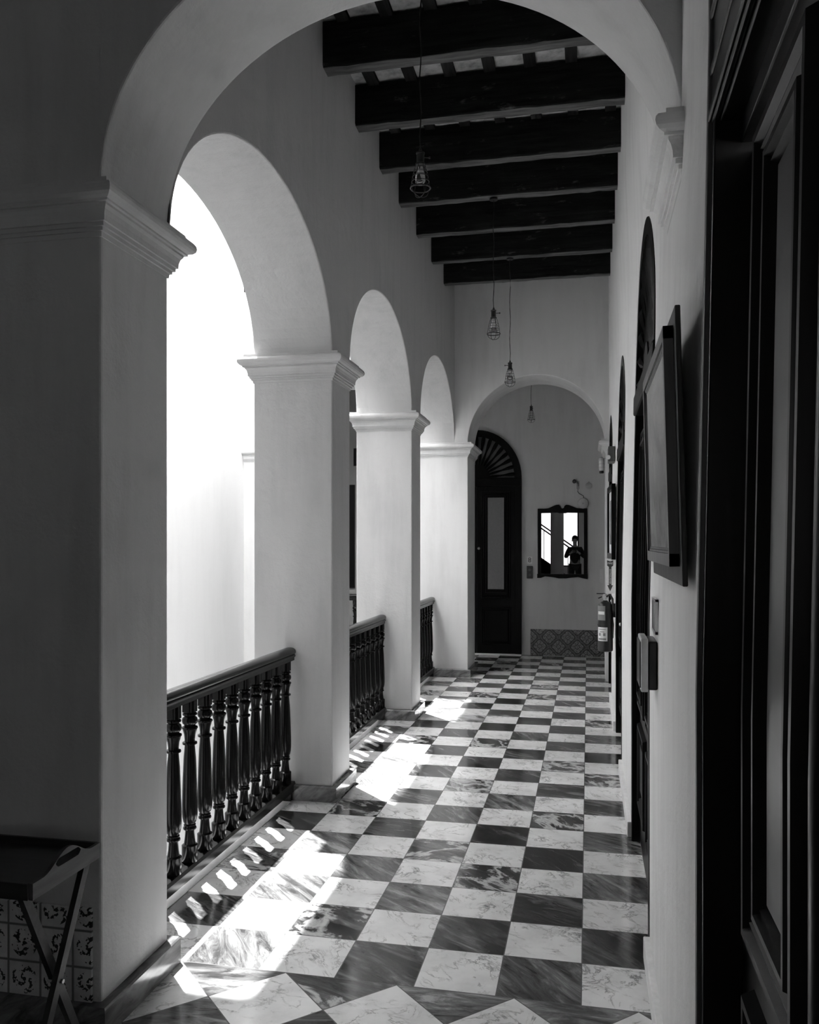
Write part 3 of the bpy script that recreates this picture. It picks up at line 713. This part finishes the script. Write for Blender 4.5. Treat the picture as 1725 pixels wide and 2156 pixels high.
# fire extinguisher
t = empty('fire_extinguisher', (0.150, 7.56, 0.66), 'dark fire extinguisher hanging on the right wall under its arrow sign', 'fire extinguisher')
R = 0.065
bm = bmesh.new(); lathe(bm, [(0.05, 0), (R - 0.003, 0.006), (R, 0.014), (R, 0.385), (R - 0.006, 0.408), (R - 0.022, 0.428), (0.022, 0.438), (0.018, 0.446)], seg=32); obj('cylinder', bm, M_EXT, t, smooth=40)
bm = bmesh.new(); lathe(bm, [(R + 0.003, 0.226), (R + 0.003, 0.238)], seg=32); obj('strap', bm, M_BLACK, t)
bm = bmesh.new(); lathe(bm, [(0.018, 0.440), (0.018, 0.462), (0.012, 0.465), (0.012, 0.490), (0.016, 0.492), (0.016, 0.502)], seg=14)
vv = obj('valve', bm, M_BRASS, t, smooth=40)
bm = B((-0.075, 0.012, -0.008, 0.008, 0.500, 0.508)); obj('handle', bm, M_BLACK, vv, bevel=0.002)
bm = bmesh.new(); tube(bm, [(0.0, 0, 0.482), (-0.03, -0.004, 0.476), (-0.06, 0, 0.462)], 0.005, 8); obj('lever', bm, M_BLACK, vv)
bm = bmesh.new(); lathe(bm, [(0.016, 0), (0.016, 0.012)], seg=16, M=Matrix.Rotation(pi / 2, 3, 'X'), c=(-0.012, -0.014, 0.478)); obj('gauge', bm, M_WHITE, vv)['label'] = 'round white pressure gauge'
bm = bmesh.new(); tube(bm, [(0.012, 0, 0.478), (0.04, -0.02, 0.50), (0.062, -0.03, 0.46), (0.066, -0.04, 0.36), (0.064, -0.036, 0.24), (0.06, -0.035, 0.12)], 0.009, 8); obj('hose', bm, M_BLACK, t, smooth=60)
def wrap(a0, a1, z0, z1, r, n=10):
    bm = bmesh.new(); v0 = []; v1 = []
    for i in range(n + 1):
        a = a0 + (a1 - a0) * i / n; v0.append(bm.verts.new((r * cos(a), r * sin(a), z0))); v1.append(bm.verts.new((r * cos(a), r * sin(a), z1)))
    for i in range(n): bm.faces.new((v0[i], v0[i + 1], v1[i + 1], v1[i]))
    return bm
A0, A1 = radians(188), radians(268)
obj('nameplate', wrap(A0, A1, 0.275, 0.400, R + 0.0006), M_LBL, t)['label'] = 'grey printed instruction plate'
obj('inspection_label', wrap(radians(205), radians(262), 0.325, 0.352, R + 0.0012), M_PAPER, t)['label'] = 'small white label strip'
lp = obj('lower_label', wrap(radians(200), radians(285), 0.095, 0.215, R + 0.0006), M_PAPER, t); lp['label'] = 'white printed label low on the cylinder'
bm = wrap(radians(212), radians(275), 0.105, 0.120, R + 0.0012)
for (a, b, c, d) in ((215, 232, 0.140, 0.165), (252, 270, 0.140, 0.165), (225, 262, 0.172, 0.178), (215, 272, 0.195, 0.200)):
    bm2 = wrap(radians(a), radians(b), c, d, R + 0.0012); me = bpy.data.meshes.new('q'); bm2.to_mesh(me); bm2.free(); bm.from_mesh(me)
obj('print_mark', bm, M_LBL, lp)
obj('wall_bracket', B((0.055, 0.087, -0.02, 0.02, 0.30, 0.42)), M_BLACK, t)

# ---------------------------------------------------------------- far wall
def quatre(name):
    n = NT(name); p = n.pos(); M = n.math
    S = 0.262
    def med(ox, oz):
        x = M('SUBTRACT', M('FRACT', M('DIVIDE', M('ADD', p[0], ox), S)), 0.5); z = M('SUBTRACT', M('FRACT', M('DIVIDE', M('ADD', p[2], oz), S)), 0.5)
        r = M('SQRT', M('ADD', M('MULTIPLY', x, x), M('MULTIPLY', z, z))); th = M('ARCTAN2', z, x)
        return M('MULTIPLY', r, M('MULTIPLY_ADD', M('COSINE', M('MULTIPLY', th, 4)), -0.12, 1.0)), th
    r1, t1 = med(0.0, 0.0); r2, t2 = med(S / 2, S / 2)
    r = M('MINIMUM', r1, r2); sel = M('LESS_THAN', r1, r2); th = n.mix(sel, t2, t1)
    pet = M('MULTIPLY', M('SINE', M('MULTIPLY', th, 8)), 0.05)
    ring = n.ramp(r, [(0.0, 0.30), (0.08, 0.24), (0.12, 0.02), (0.14, 0.25), (0.22, 0.20), (0.25, 0.26), (0.29, 0.22), (0.305, 0.015), (0.335, 0.015), (0.35, 0.13), (1.0, 0.10)])
    orn = n.noise(n.vec(p[0], 0.0, p[2]), 75, 3, 0.6)
    c = M('MULTIPLY', ring, n.ramp(M('ADD', orn, pet), [(0.44, 0.35), (0.52, 1.15)]))
    jo = M('MINIMUM', M('FRACT', M('DIVIDE', p[0], S / 2)), M('FRACT', M('DIVIDE', p[2], S / 2)))
    c = n.mix(M('LESS_THAN', jo, 0.02), c, 0.05)
    return n.fin(c, 0.3)
o = tag(obj('tile_panel', B((0, 1.03, -0.012, 0.0, 0, 0.372)), quatre('ornamental_wall_tile'), bevel=0.002), 'low panel of dark ornamental tiles below the mirror', 'tile panel'); o.location = (-0.80, YE, 0.0)
# mirror
t = empty('wall_mirror', (-0.352, YE, 1.12), 'dark scroll-topped mirror hanging on the far wall', 'mirror')
w = 0.345
top = [(-w, 0.90), (-w, 0.965), (-0.25, 0.965), (-0.20, 0.97), (-0.14, 0.995), (-0.09, 1.015), (-0.05, 1.018), (-0.028, 1.0), (-0.022, 0.975), (0, 0.965), (0.022, 0.975), (0.028, 1.0), (0.05, 1.018), (0.09, 1.015), (0.14, 0.995), (0.20, 0.97), (0.25, 0.965), (w, 0.965), (w, 0.90), (0.07, 0.905), (0.04, 0.898), (-0.04, 0.898), (-0.07, 0.905)]
bot = [(-w - 0.008, -0.02), (-w - 0.008, 0.04), (w + 0.004, 0.04), (w + 0.006, -0.03), (w - 0.03, -0.025), (0.22, -0.002), (0.12, -0.012), (0.05, -0.022), (-0.05, -0.022), (-0.12, -0.008), (-0.24, 0.006), (-0.30, -0.018)]
bm = bmesh.new(); prism(bm, top, 1, -0.035, 0); prism(bm, bot, 1, -0.035, 0); box(bm, -w, -w + 0.046, -0.034, 0, 0.03, 0.91); box(bm, w - 0.046, w, -0.034, 0, 0.03, 0.91)
obj('frame', bm, M_DOOR, t, bevel=0.004)
obj('glass', B((-w + 0.03, w - 0.03, -0.014, -0.010, 0.035, 0.905)), M_MIRROR, t)
# number plate and switch box
t = empty('number_plate', (-0.812, YE, 1.302), 'small white plate reading 8 beside the far door', 'plate')
obj('plate', B((-0.036, 0.036, -0.006, 0, 0, 0.102)), M_PAPER, t)
text_mesh('numeral', '8', 0.098, M_BLACK, t, Matrix.Translation((0, -0.0075, 0.05)) @ RX)
t = empty('call_box', (-0.81, YE, 1.092), 'black wall box just under the number plate', 'wall box')
obj('housing', B((-0.042, 0.042, -0.03, 0, 0, 0.178)), M_BLACK, t, bevel=0.005)
bm = bmesh.new(); lathe(bm, [(0.02, 0), (0.02, 0.012), (0.014, 0.014)], seg=16, M=Matrix.Rotation(pi / 2, 3, 'X'), c=(0, -0.03, 0.125)); obj('button', bm, plain('dull_grey_button', 0.06, 0.4), t)
bm = bmesh.new(); lathe(bm, [(0.018, 0), (0.018, 0.01)], seg=16, M=Matrix.Rotation(pi / 2, 3, 'X'), c=(0, -0.03, 0.05)); obj('button', bm, bpy.data.materials['dull_grey_button'], t)
# camera, its cable, bell disc, small disc
t = empty('security_camera', (-0.165, YE, 2.42), 'small dark wall camera on a bracket above the mirror', 'camera')
bm = bmesh.new(); tube(bm, [(0.03, 0, -0.02), (0.03, -0.04, 0.0), (0.0, -0.07, 0.03)], 0.008, 8); box(bm, 0.01, 0.05, -0.006, 0, -0.06, 0.05); obj('bracket', bm, M_GREYP, t)
bm = bmesh.new(); lathe(bm, [(0.018, 0), (0.026, 0.006), (0.028, 0.05), (0.018, 0.06)], seg=16, M=Matrix.Rotation(radians(100), 3, 'X'), c=(-0.02, -0.04, 0.05)); obj('camera_head', bm, M_BLACK, t, smooth=40)
bm = bmesh.new(); tube(bm, [(-0.135, YE - 0.006, 2.36), (-0.14, YE - 0.006, 2.325), (-0.12, YE - 0.006, 2.295), (-0.085, YE - 0.006, 2.275), (-0.06, YE - 0.008, 2.262), (-0.058, YE - 0.008, 2.21)], 0.0045, 6)
tag(obj('cable', bm, M_IRON), 'thin dark cable bending down from the wall camera', 'cable')
t = empty('alarm_bell', (-0.085 + 0.02, YE, 2.155), 'round pale alarm disc just above the mirror corner', 'alarm')
bm = bmesh.new(); lathe(bm, [(0.078, 0), (0.078, 0.02), (0.070, 0.045), (0.045, 0.058), (0.01, 0.062)], seg=28, M=Matrix.Rotation(pi / 2, 3, 'X')); obj('bell', bm, plain('pale_enamel', 0.50, 0.5), t, smooth=40)
bm = bmesh.new(); lathe(bm, [(0.012, 0.06), (0.012, 0.07)], seg=12, M=Matrix.Rotation(pi / 2, 3, 'X')); obj('bolt', bm, M_GREYP, t)
bm = bmesh.new(); lathe(bm, [(0.046, 0), (0.046, 0.012), (0.034, 0.020)], seg=24, M=Matrix.Rotation(pi / 2, 3, 'X')); box(bm, -0.012, 0.012, -0.01, 0, 0.04, 0.06)
o = tag(obj('wall_sensor', bm, plain('sensor_grey', 0.42, 0.6), smooth=40), 'small round grey sensor on the far wall right of the camera', 'sensor'); o.location = (0.015, YE, 2.405)
t = empty('light_switch', (0.185, YE, 1.04), 'narrow white switch plate on the far wall at the right corner', 'switch')
obj('plate', B((-0.022, 0.02, -0.008, 0, 0, 0.19)), M_WHITE, t, bevel=0.002); obj('rocker', B((-0.008, 0.008, -0.013, -0.008, 0.07, 0.12)), M_WHITE, t)
t = empty('wall_lantern', (0.203, 10.16, 2.42), 'small glass wall lantern under the corbel right of the far arch', 'lantern')
bm = bmesh.new(); lathe(bm, [(0.006, 0.195), (0.03, 0.175), (0.034, 0.155), (0.034, 0.150)], seg=16, c=(-0.045, 0, 0)); box(bm, -0.045, 0.0, -0.006, 0.006, 0.17, 0.18); obj('cap', bm, M_GREYP, t)
bm = bmesh.new(); lathe(bm, [(0.026, 0.030), (0.032, 0.05), (0.032, 0.13), (0.028, 0.150)], seg=16, c=(-0.045, 0, 0)); obj('lamp_glass', bm, plain('lantern_glass', 0.45, 0.2), t, smooth=40)
bm = bmesh.new(); lathe(bm, [(0.022, 0.0), (0.028, 0.006), (0.026, 0.03)], seg=16, c=(-0.045, 0, 0)); obj('lamp_base', bm, M_BLACK, t)
for zz_ in (0.07, 0.11):
    bm = bmesh.new(); tube(bm, [(-0.045 + 0.034 * cos(2 * pi * i / 16), 0.034 * sin(2 * pi * i / 16), zz_) for i in range(16)], 0.003, 5, True); obj('guard_hoop', bm, M_GREYP, t)

# ---------------------------------------------------------------- lower left: tiled dado and tray table
def talavera():
    n = NT('painted_glazed_tile'); p = n.pos(); M = n.math; S = 0.121
    u = M('DIVIDE', p[0], S); v = M('DIVIDE', p[2], S)
    iu, iv = M('FLOOR', u), M('FLOOR', v); fu, fv = M('SUBTRACT', M('FRACT', u), 0.5), M('SUBTRACT', M('FRACT', v), 0.5)
    wn = n.n('ShaderNodeTexWhiteNoise', noise_dimensions='3D'); n.put(wn.inputs['Vector'], n.vec(iu, iv, 3.0))
    a = M('MULTIPLY', wn.outputs[0], 6.283)
    x = M('ADD', M('MULTIPLY', fu, M('COSINE', a)), M('MULTIPLY', fv, M('SINE', a))); z = M('SUBTRACT', M('MULTIPLY', fv, M('COSINE', a)), M('MULTIPLY', fu, M('SINE', a)))
    r = M('SQRT', M('ADD', M('MULTIPLY', x, x), M('MULTIPLY', z, z))); th = M('ARCTAN2', z, x)
    inside = M('LESS_THAN', r, 0.40)
    # curled leaves: log-spiral strokes broken by a leafy noise
    sp = M('SINE', M('ADD', M('MULTIPLY', th, 3), M('MULTIPLY', M('SQRT', r), 17)))
    nz = n.noise(n.vec(M('MULTIPLY_ADD', iu, 7.3, x), z, M('MULTIPLY', iv, 3.1)), 14, 1, 0.4)
    leaf = M('GREATER_THAN', M('ADD', M('MULTIPLY', sp, 0.16), nz), 0.60)
    bud = M('LESS_THAN', r, 0.055)
    k = M('MAXIMUM', M('MULTIPLY', leaf, inside), bud)
    wash = n.noise(n.vec(p[0], p[1], p[2]), 8, 4, 0.6)
    c = n.mix(k, n.ramp(wash, [(0.3, 0.45), (0.7, 0.82)]), 0.015)
    e = M('MAXIMUM', M('ABSOLUTE', fu), M('ABSOLUTE', fv))
    c = n.mix(n.ramp(e, [(0.455, 0.0), (0.48, 1.0)]), c, 0.16)
    n.bump(n.ramp(e, [(0.44, 1.0), (0.49, 0.0)]), 0.6, 0.004)
    return n.fin(c, 0.35)
o = tag(obj('tile_panel', B((0, 1.40, -0.010, 0.0, 0, 0.318)), talavera(), bevel=0.002), 'hand-painted leaf-pattern tiles low on the wall behind the folding tray table', 'tile panel'); o.location = (-3.0, YA0, 0.092)
t = empty('folding_tray_table', (-1.494, 2.20, 0.0), 'dark folding tray table with slotted handle, against the near left wall', 'table')
MT = wood('tray_wood', 0.012, 0.035, 0.3, 0, 0.05, 0.5); MTL = wood('tray_end_wood', 0.05, 0.10, 0.35, 1, 0.05, 0.4)
TZ = 0.665; L_ = 0.66; W2 = 0.162
tray = obj('tray', B((-L_, 0.0, -W2, W2, TZ - 0.012, TZ)), MT, t)
for s in (-1, 1):
    obj('long_rim', B((-L_, 0.0, s * W2 - 0.006, s * W2 + 0.006, TZ - 0.026, TZ + 0.020)), MT, tray, bevel=0.002)
def handle_end():
    bm = bmesh.new(); n = 20; outer = []; 
    N = 48; oy = []; 
    top = lambda y: 0.020 + 0.045 * (0.5 + 0.5 * cos(pi * min(1, abs(y) / 0.12))) if abs(y) < 0.12 else 0.020
    ys = [-W2 + 2 * W2 * i / N for i in range(N + 1)]
    hz = lambda y: (0.012 * sqrt(max(0, 1 - ((abs(y) - 0.045) / 0.012) ** 2)) if abs(y) > 0.045 else 0.012) if abs(y) < 0.057 else 0
    hc = 0.036
    for x in (0.0, 0.012):
        for a, b in zip(ys, ys[1:]):
            ha, hb = hz(a), hz(b)
            bm.faces.new([bm.verts.new(q) for q in ((x, a, TZ - 0.026), (x, b, TZ - 0.026), (x, b, TZ + (hc - hb if hb or ha else top(b))), (x, a, TZ + (hc - ha if ha or hb else top(a))))])
            if ha or hb: bm.faces.new([bm.verts.new(q) for q in ((x, a, TZ + hc + ha), (x, b, TZ + hc + hb), (x, b, TZ + top(b)), (x, a, TZ + top(a)))])
    for a, b in zip(ys, ys[1:]):
        ha, hb = hz(a), hz(b)
        bm.faces.new([bm.verts.new(q) for q in ((0, a, TZ + top(a)), (0, b, TZ + top(b)), (0.012, b, TZ + top(b)), (0.012, a, TZ + top(a)))])
        bm.faces.new([bm.verts.new(q) for q in ((0, a, TZ - 0.026), (0, b, TZ - 0.026), (0.012, b, TZ - 0.026), (0.012, a, TZ - 0.026))])
        if ha or hb:
            for sg in (1, -1): bm.faces.new([bm.verts.new(q) for q in ((0, a, TZ + hc + sg * ha), (0, b, TZ + hc + sg * hb), (0.012, b, TZ + hc + sg * hb), (0.012, a, TZ + hc + sg * ha))])
    for y in (-W2, W2): bm.faces.new([bm.verts.new(q) for q in ((0, y, TZ - 0.026), (0.012, y, TZ - 0.026), (0.012, y, TZ + 0.02), (0, y, TZ + 0.02))])
    bmesh.ops.remove_doubles(bm, verts=bm.verts, dist=1e-5)
    return bm
for x in (0.0, -L_ - 0.012):
    e = obj('handle_end', handle_end(), MTL, tray); e.location = (x, 0, 0); e['label'] = 'end board with a slotted hand grip'
for xe in (-0.03, -L_ + 0.03):
    for s in (-1, 1):
        top_ = Vector((xe + s * 0.011, s * (W2 - 0.03), TZ - 0.028)); bt = Vector((xe + s * 0.011, -s * (W2 + 0.01), 0.0))
        d = (bt - top_).normalized(); n_ = Vector((0, d.z, -d.y)) * 0.014
        bm = bmesh.new(); sx_ = Vector((0.009, 0, 0))
        loops = [[c - n_ - sx_, c + n_ - sx_, c + n_ + sx_, c - n_ + sx_] for c in (top_, bt)]
        Rr = loft_loops(bm, loops); bm.faces.new(Rr[0][::-1]); bm.faces.new(Rr[-1])
        obj('leg', bm, MT, t)
for xe in (-0.03, -L_ + 0.03):
    bm = bmesh.new(); lathe(bm, [(0.006, -0.025), (0.006, 0.025)], seg=10, M=Matrix.Rotation(pi / 2, 3, 'Y'), c=(xe, -0.0, 0.335)); obj('pivot_bolt', bm, M_BRASS, t)

# ---------------------------------------------------------------- hall behind the viewpoint (seen in the mirror)
t = empty('round_column', (-0.92, -2.0, 0), 'round pale column behind the viewpoint, seen in the mirror', 'column')
bm = bmesh.new(); lathe(bm, [(0.20, 0.16), (0.20, 2.0), (0.19, 4.6)], seg=40); obj('shaft', bm, M_PLS, t, smooth=40)
bm = bmesh.new(); lathe(bm, [(0.27, 0), (0.27, 0.08), (0.25, 0.09), (0.24, 0.12), (0.21, 0.16)], seg=40); obj('base', bm, M_PLS, t, smooth=30)
bm = bmesh.new(); lathe(bm, [(0.19, 4.6), (0.23, 4.64), (0.23, 4.68), (0.28, 4.72), (0.28, 4.80)], seg=40); obj('capital', bm, M_PLS, t, smooth=30)
t = empty('stair_railing', (-1.0, -4.0, 0), 'sloping dark stair railing behind the viewpoint, seen in the mirror', 'railing')
sl = lambda x: 1.82 - 0.70 * x
for dz in (0.0, -0.12):
    bm = bmesh.new(); tube(bm, [(-1.3, 0, sl(-1.3) + dz), (1.0, 0, sl(1.0) + dz)], 0.025, 10); obj('handrail', bm, M_DOOR, t)
for i in range(9):
    x = -1.2 + i * 0.26; bm = bmesh.new(); tube(bm, [(x, 0, max(0, sl(x) - 1.3)), (x, 0, sl(x) - 0.1)], 0.011, 8); obj('baluster', bm, M_DOOR, t)
bm = bmesh.new(); prism(bm, [(-1.3, 0.0), (-1.3, sl(-1.3) - 1.1), (1.0, max(0.05, sl(1.0) - 1.1)), (1.0, 0.0)], 1, -0.03, 0.03); obj('stringer', bm, M_DOOR, t)

# photographer (only the mirror shows him)
def skin(name, verts, edges, radii, mat, parent, root=0, sub=2):
    me = bpy.data.meshes.new(name); me.from_pydata(verts, edges, []); me.materials.append(mat)
    o = bpy.data.objects.new(name, me); col.objects.link(o); o.parent = parent
    o.modifiers.new('skin', 'SKIN')
    for i, r in enumerate(radii):
        sv = me.skin_vertices[0].data[i]
        sv.radius = r if isinstance(r, tuple) else (r, r); sv.use_root = (i == root)
    s = o.modifiers.new('sub', 'SUBSURF'); s.levels = sub; s.render_levels = sub
    dg = bpy.context.evaluated_depsgraph_get(); bpy.context.view_layer.update()
    m2 = bpy.data.meshes.new_from_object(o.evaluated_get(bpy.context.evaluated_depsgraph_get()))
    o.modifiers.clear(); o.data = m2
    for f in m2.polygons: f.use_smooth = True
    return o
P = empty('person', (-0.36, -0.42, 0), 'person in dark clothes holding a camera, seen only in the mirror', 'person')
M_SKIN = plain('skin', 0.30, 0.5); M_CLO = plain('dark_cloth', 0.02, 0.9); M_HAIR = plain('dark_hair', 0.012, 0.6)
V, E_, Rr = [], [], []
def add(p, r, frm=None):
    V.append(p); Rr.append(r); i = len(V) - 1
    if frm is not None: E_.append((frm, i))
    return i
pel = add((0, 0, 0.96), (0.15, 0.11)); wa = add((0, 0, 1.12), (0.13, 0.10), pel); ch = add((0, 0.01, 1.32), (0.16, 0.115), wa); nk0 = add((0, 0, 1.46), (0.075, 0.065), ch)
nk = add((0, 0.015, 1.53), 0.052, nk0); hd = add((0, 0.03, 1.63), (0.072, 0.085), nk); ht = add((0, 0.025, 1.71), (0.066, 0.08), hd)
for s in (-1, 1):
    hp = add((s * 0.09, 0, 0.90), 0.095, pel); kn = add((s * 0.11, 0.02, 0.50), 0.060, hp); an = add((s * 0.12, -0.02, 0.09), 0.042, kn); ft = add((s * 0.13, 0.13, 0.035), (0.042, 0.030), an)
    sh = add((s * 0.17, 0, 1.41), 0.058, ch); el = add((s * 0.27, 0.08, 1.16), 0.043, sh); wr = add((s * 0.11, 0.27, 1.30), 0.028, el); pm = add((s * 0.075, 0.32, 1.33), (0.034, 0.020), wr)
    for k in range(4):
        f1 = add((s * 0.062, 0.345 + 0.004 * k, 1.375 - 0.019 * k), 0.009, pm); f2 = add((s * 0.045, 0.372, 1.378 - 0.019 * k), 0.0085, f1); add((s * 0.026, 0.376 - 0.003 * k, 1.376 - 0.019 * k), 0.0075, f2)
    th = add((s * 0.065, 0.325, 1.300), 0.011, pm); add((s * 0.045, 0.338, 1.285), 0.009, th)
body = skin('body', V, E_, Rr, M_SKIN, P)
# clothes: shirt and trousers as slightly larger skins over the body
sv_ = [(0, 0, 0.93), (0, 0, 1.12), (0, 0.01, 1.32), (0, 0, 1.45)]; se = [(0, 1), (1, 2), (2, 3)]; sr = [(0.168, 0.128), (0.150, 0.118), (0.178, 0.132), (0.09, 0.075)]
for s in (-1, 1):
    i = len(sv_); sv_ += [(s * 0.17, 0, 1.41), (s * 0.27, 0.08, 1.16), (s * 0.13, 0.245, 1.285)]; se += [(2, i), (i, i + 1), (i + 1, i + 2)]; sr += [0.070, 0.055, 0.036]
skin('shirt', sv_, se, sr, M_CLO, P)
tv = [(0, 0, 0.96)]; te = []; tr = [(0.160, 0.122)]
for s in (-1, 1):
    i = len(tv); tv += [(s * 0.09, 0, 0.90), (s * 0.11, 0.02, 0.50), (s * 0.12, -0.015, 0.10)]; te += [(0, i), (i, i + 1), (i + 1, i + 2)]; tr += [0.108, 0.075, 0.062]
skin('trousers', tv, te, tr, M_CLO, P)
hb = bmesh.new(); bmesh.ops.create_uvsphere(hb, u_segments=20, v_segments=14, radius=0.1); bmesh.ops.transform(hb, matrix=Matrix.Translation((0, -0.002, 1.70)) @ Matrix.Diagonal((0.92, 1.06, 0.98, 1)), verts=hb.verts)
for v in [v for v in hb.verts if v.co.y > 0.055 and v.co.z < 1.72]: v.co.y = 0.055
obj('hair', hb, M_HAIR, P, smooth=60)
fb = bmesh.new(); lathe(fb, [(0.004, 0), (0.012, -0.012), (0.014, -0.03), (0.010, -0.04)], seg=10, M=Matrix.Rotation(radians(-12), 3, 'X'), c=(0, 0.112, 1.655))
obj('nose', fb, M_SKIN, P, smooth=60)
for s in (-1, 1):
    fb = bmesh.new(); lathe(fb, [(0.010, 0), (0.014, 0.02), (0.014, 0.04), (0.009, 0.055)], seg=8, c=(s * 0.078, 0.02, 1.615)); obj('ear', fb, M_SKIN, P, smooth=60)
    eb = bmesh.new(); bmesh.ops.create_uvsphere(eb, u_segments=10, v_segments=8, radius=0.011, matrix=Matrix.Translation((s * 0.03, 0.106, 1.652))); obj('eye', eb, M_HAIR, P, smooth=60)
obj('mouth', B((-0.022, 0.022, 0.100, 0.112, 1.592, 1.599)), M_HAIR, P)
for s in (-1, 1):
    sb = bmesh.new(); bmesh.ops.create_uvsphere(sb, u_segments=14, v_segments=8, radius=0.1, matrix=Matrix.Translation((s * 0.13, 0.08, 0.045)) @ Matrix.Diagonal((0.5, 1.35, 0.45, 1)))
    for v in sb.verts: v.co.z = max(0.0, v.co.z)
    obj('shoe', sb, M_BLACK, P, smooth=60)
t = empty('hand_camera', (-0.36, 0.0, 1.30), 'black camera held by the person seen in the mirror', 'camera')
obj('camera_body', B((-0.055, 0.055, -0.03, 0.02, 0, 0.085)), M_BLACK, t, bevel=0.006)
bm = bmesh.new(); lathe(bm, [(0.03, 0), (0.032, 0.04), (0.028, 0.05)], seg=20, M=Matrix.Rotation(-pi / 2, 3, 'X'), c=(0, 0.02, 0.042)); obj('lens', bm, M_BLACK, t, smooth=40)
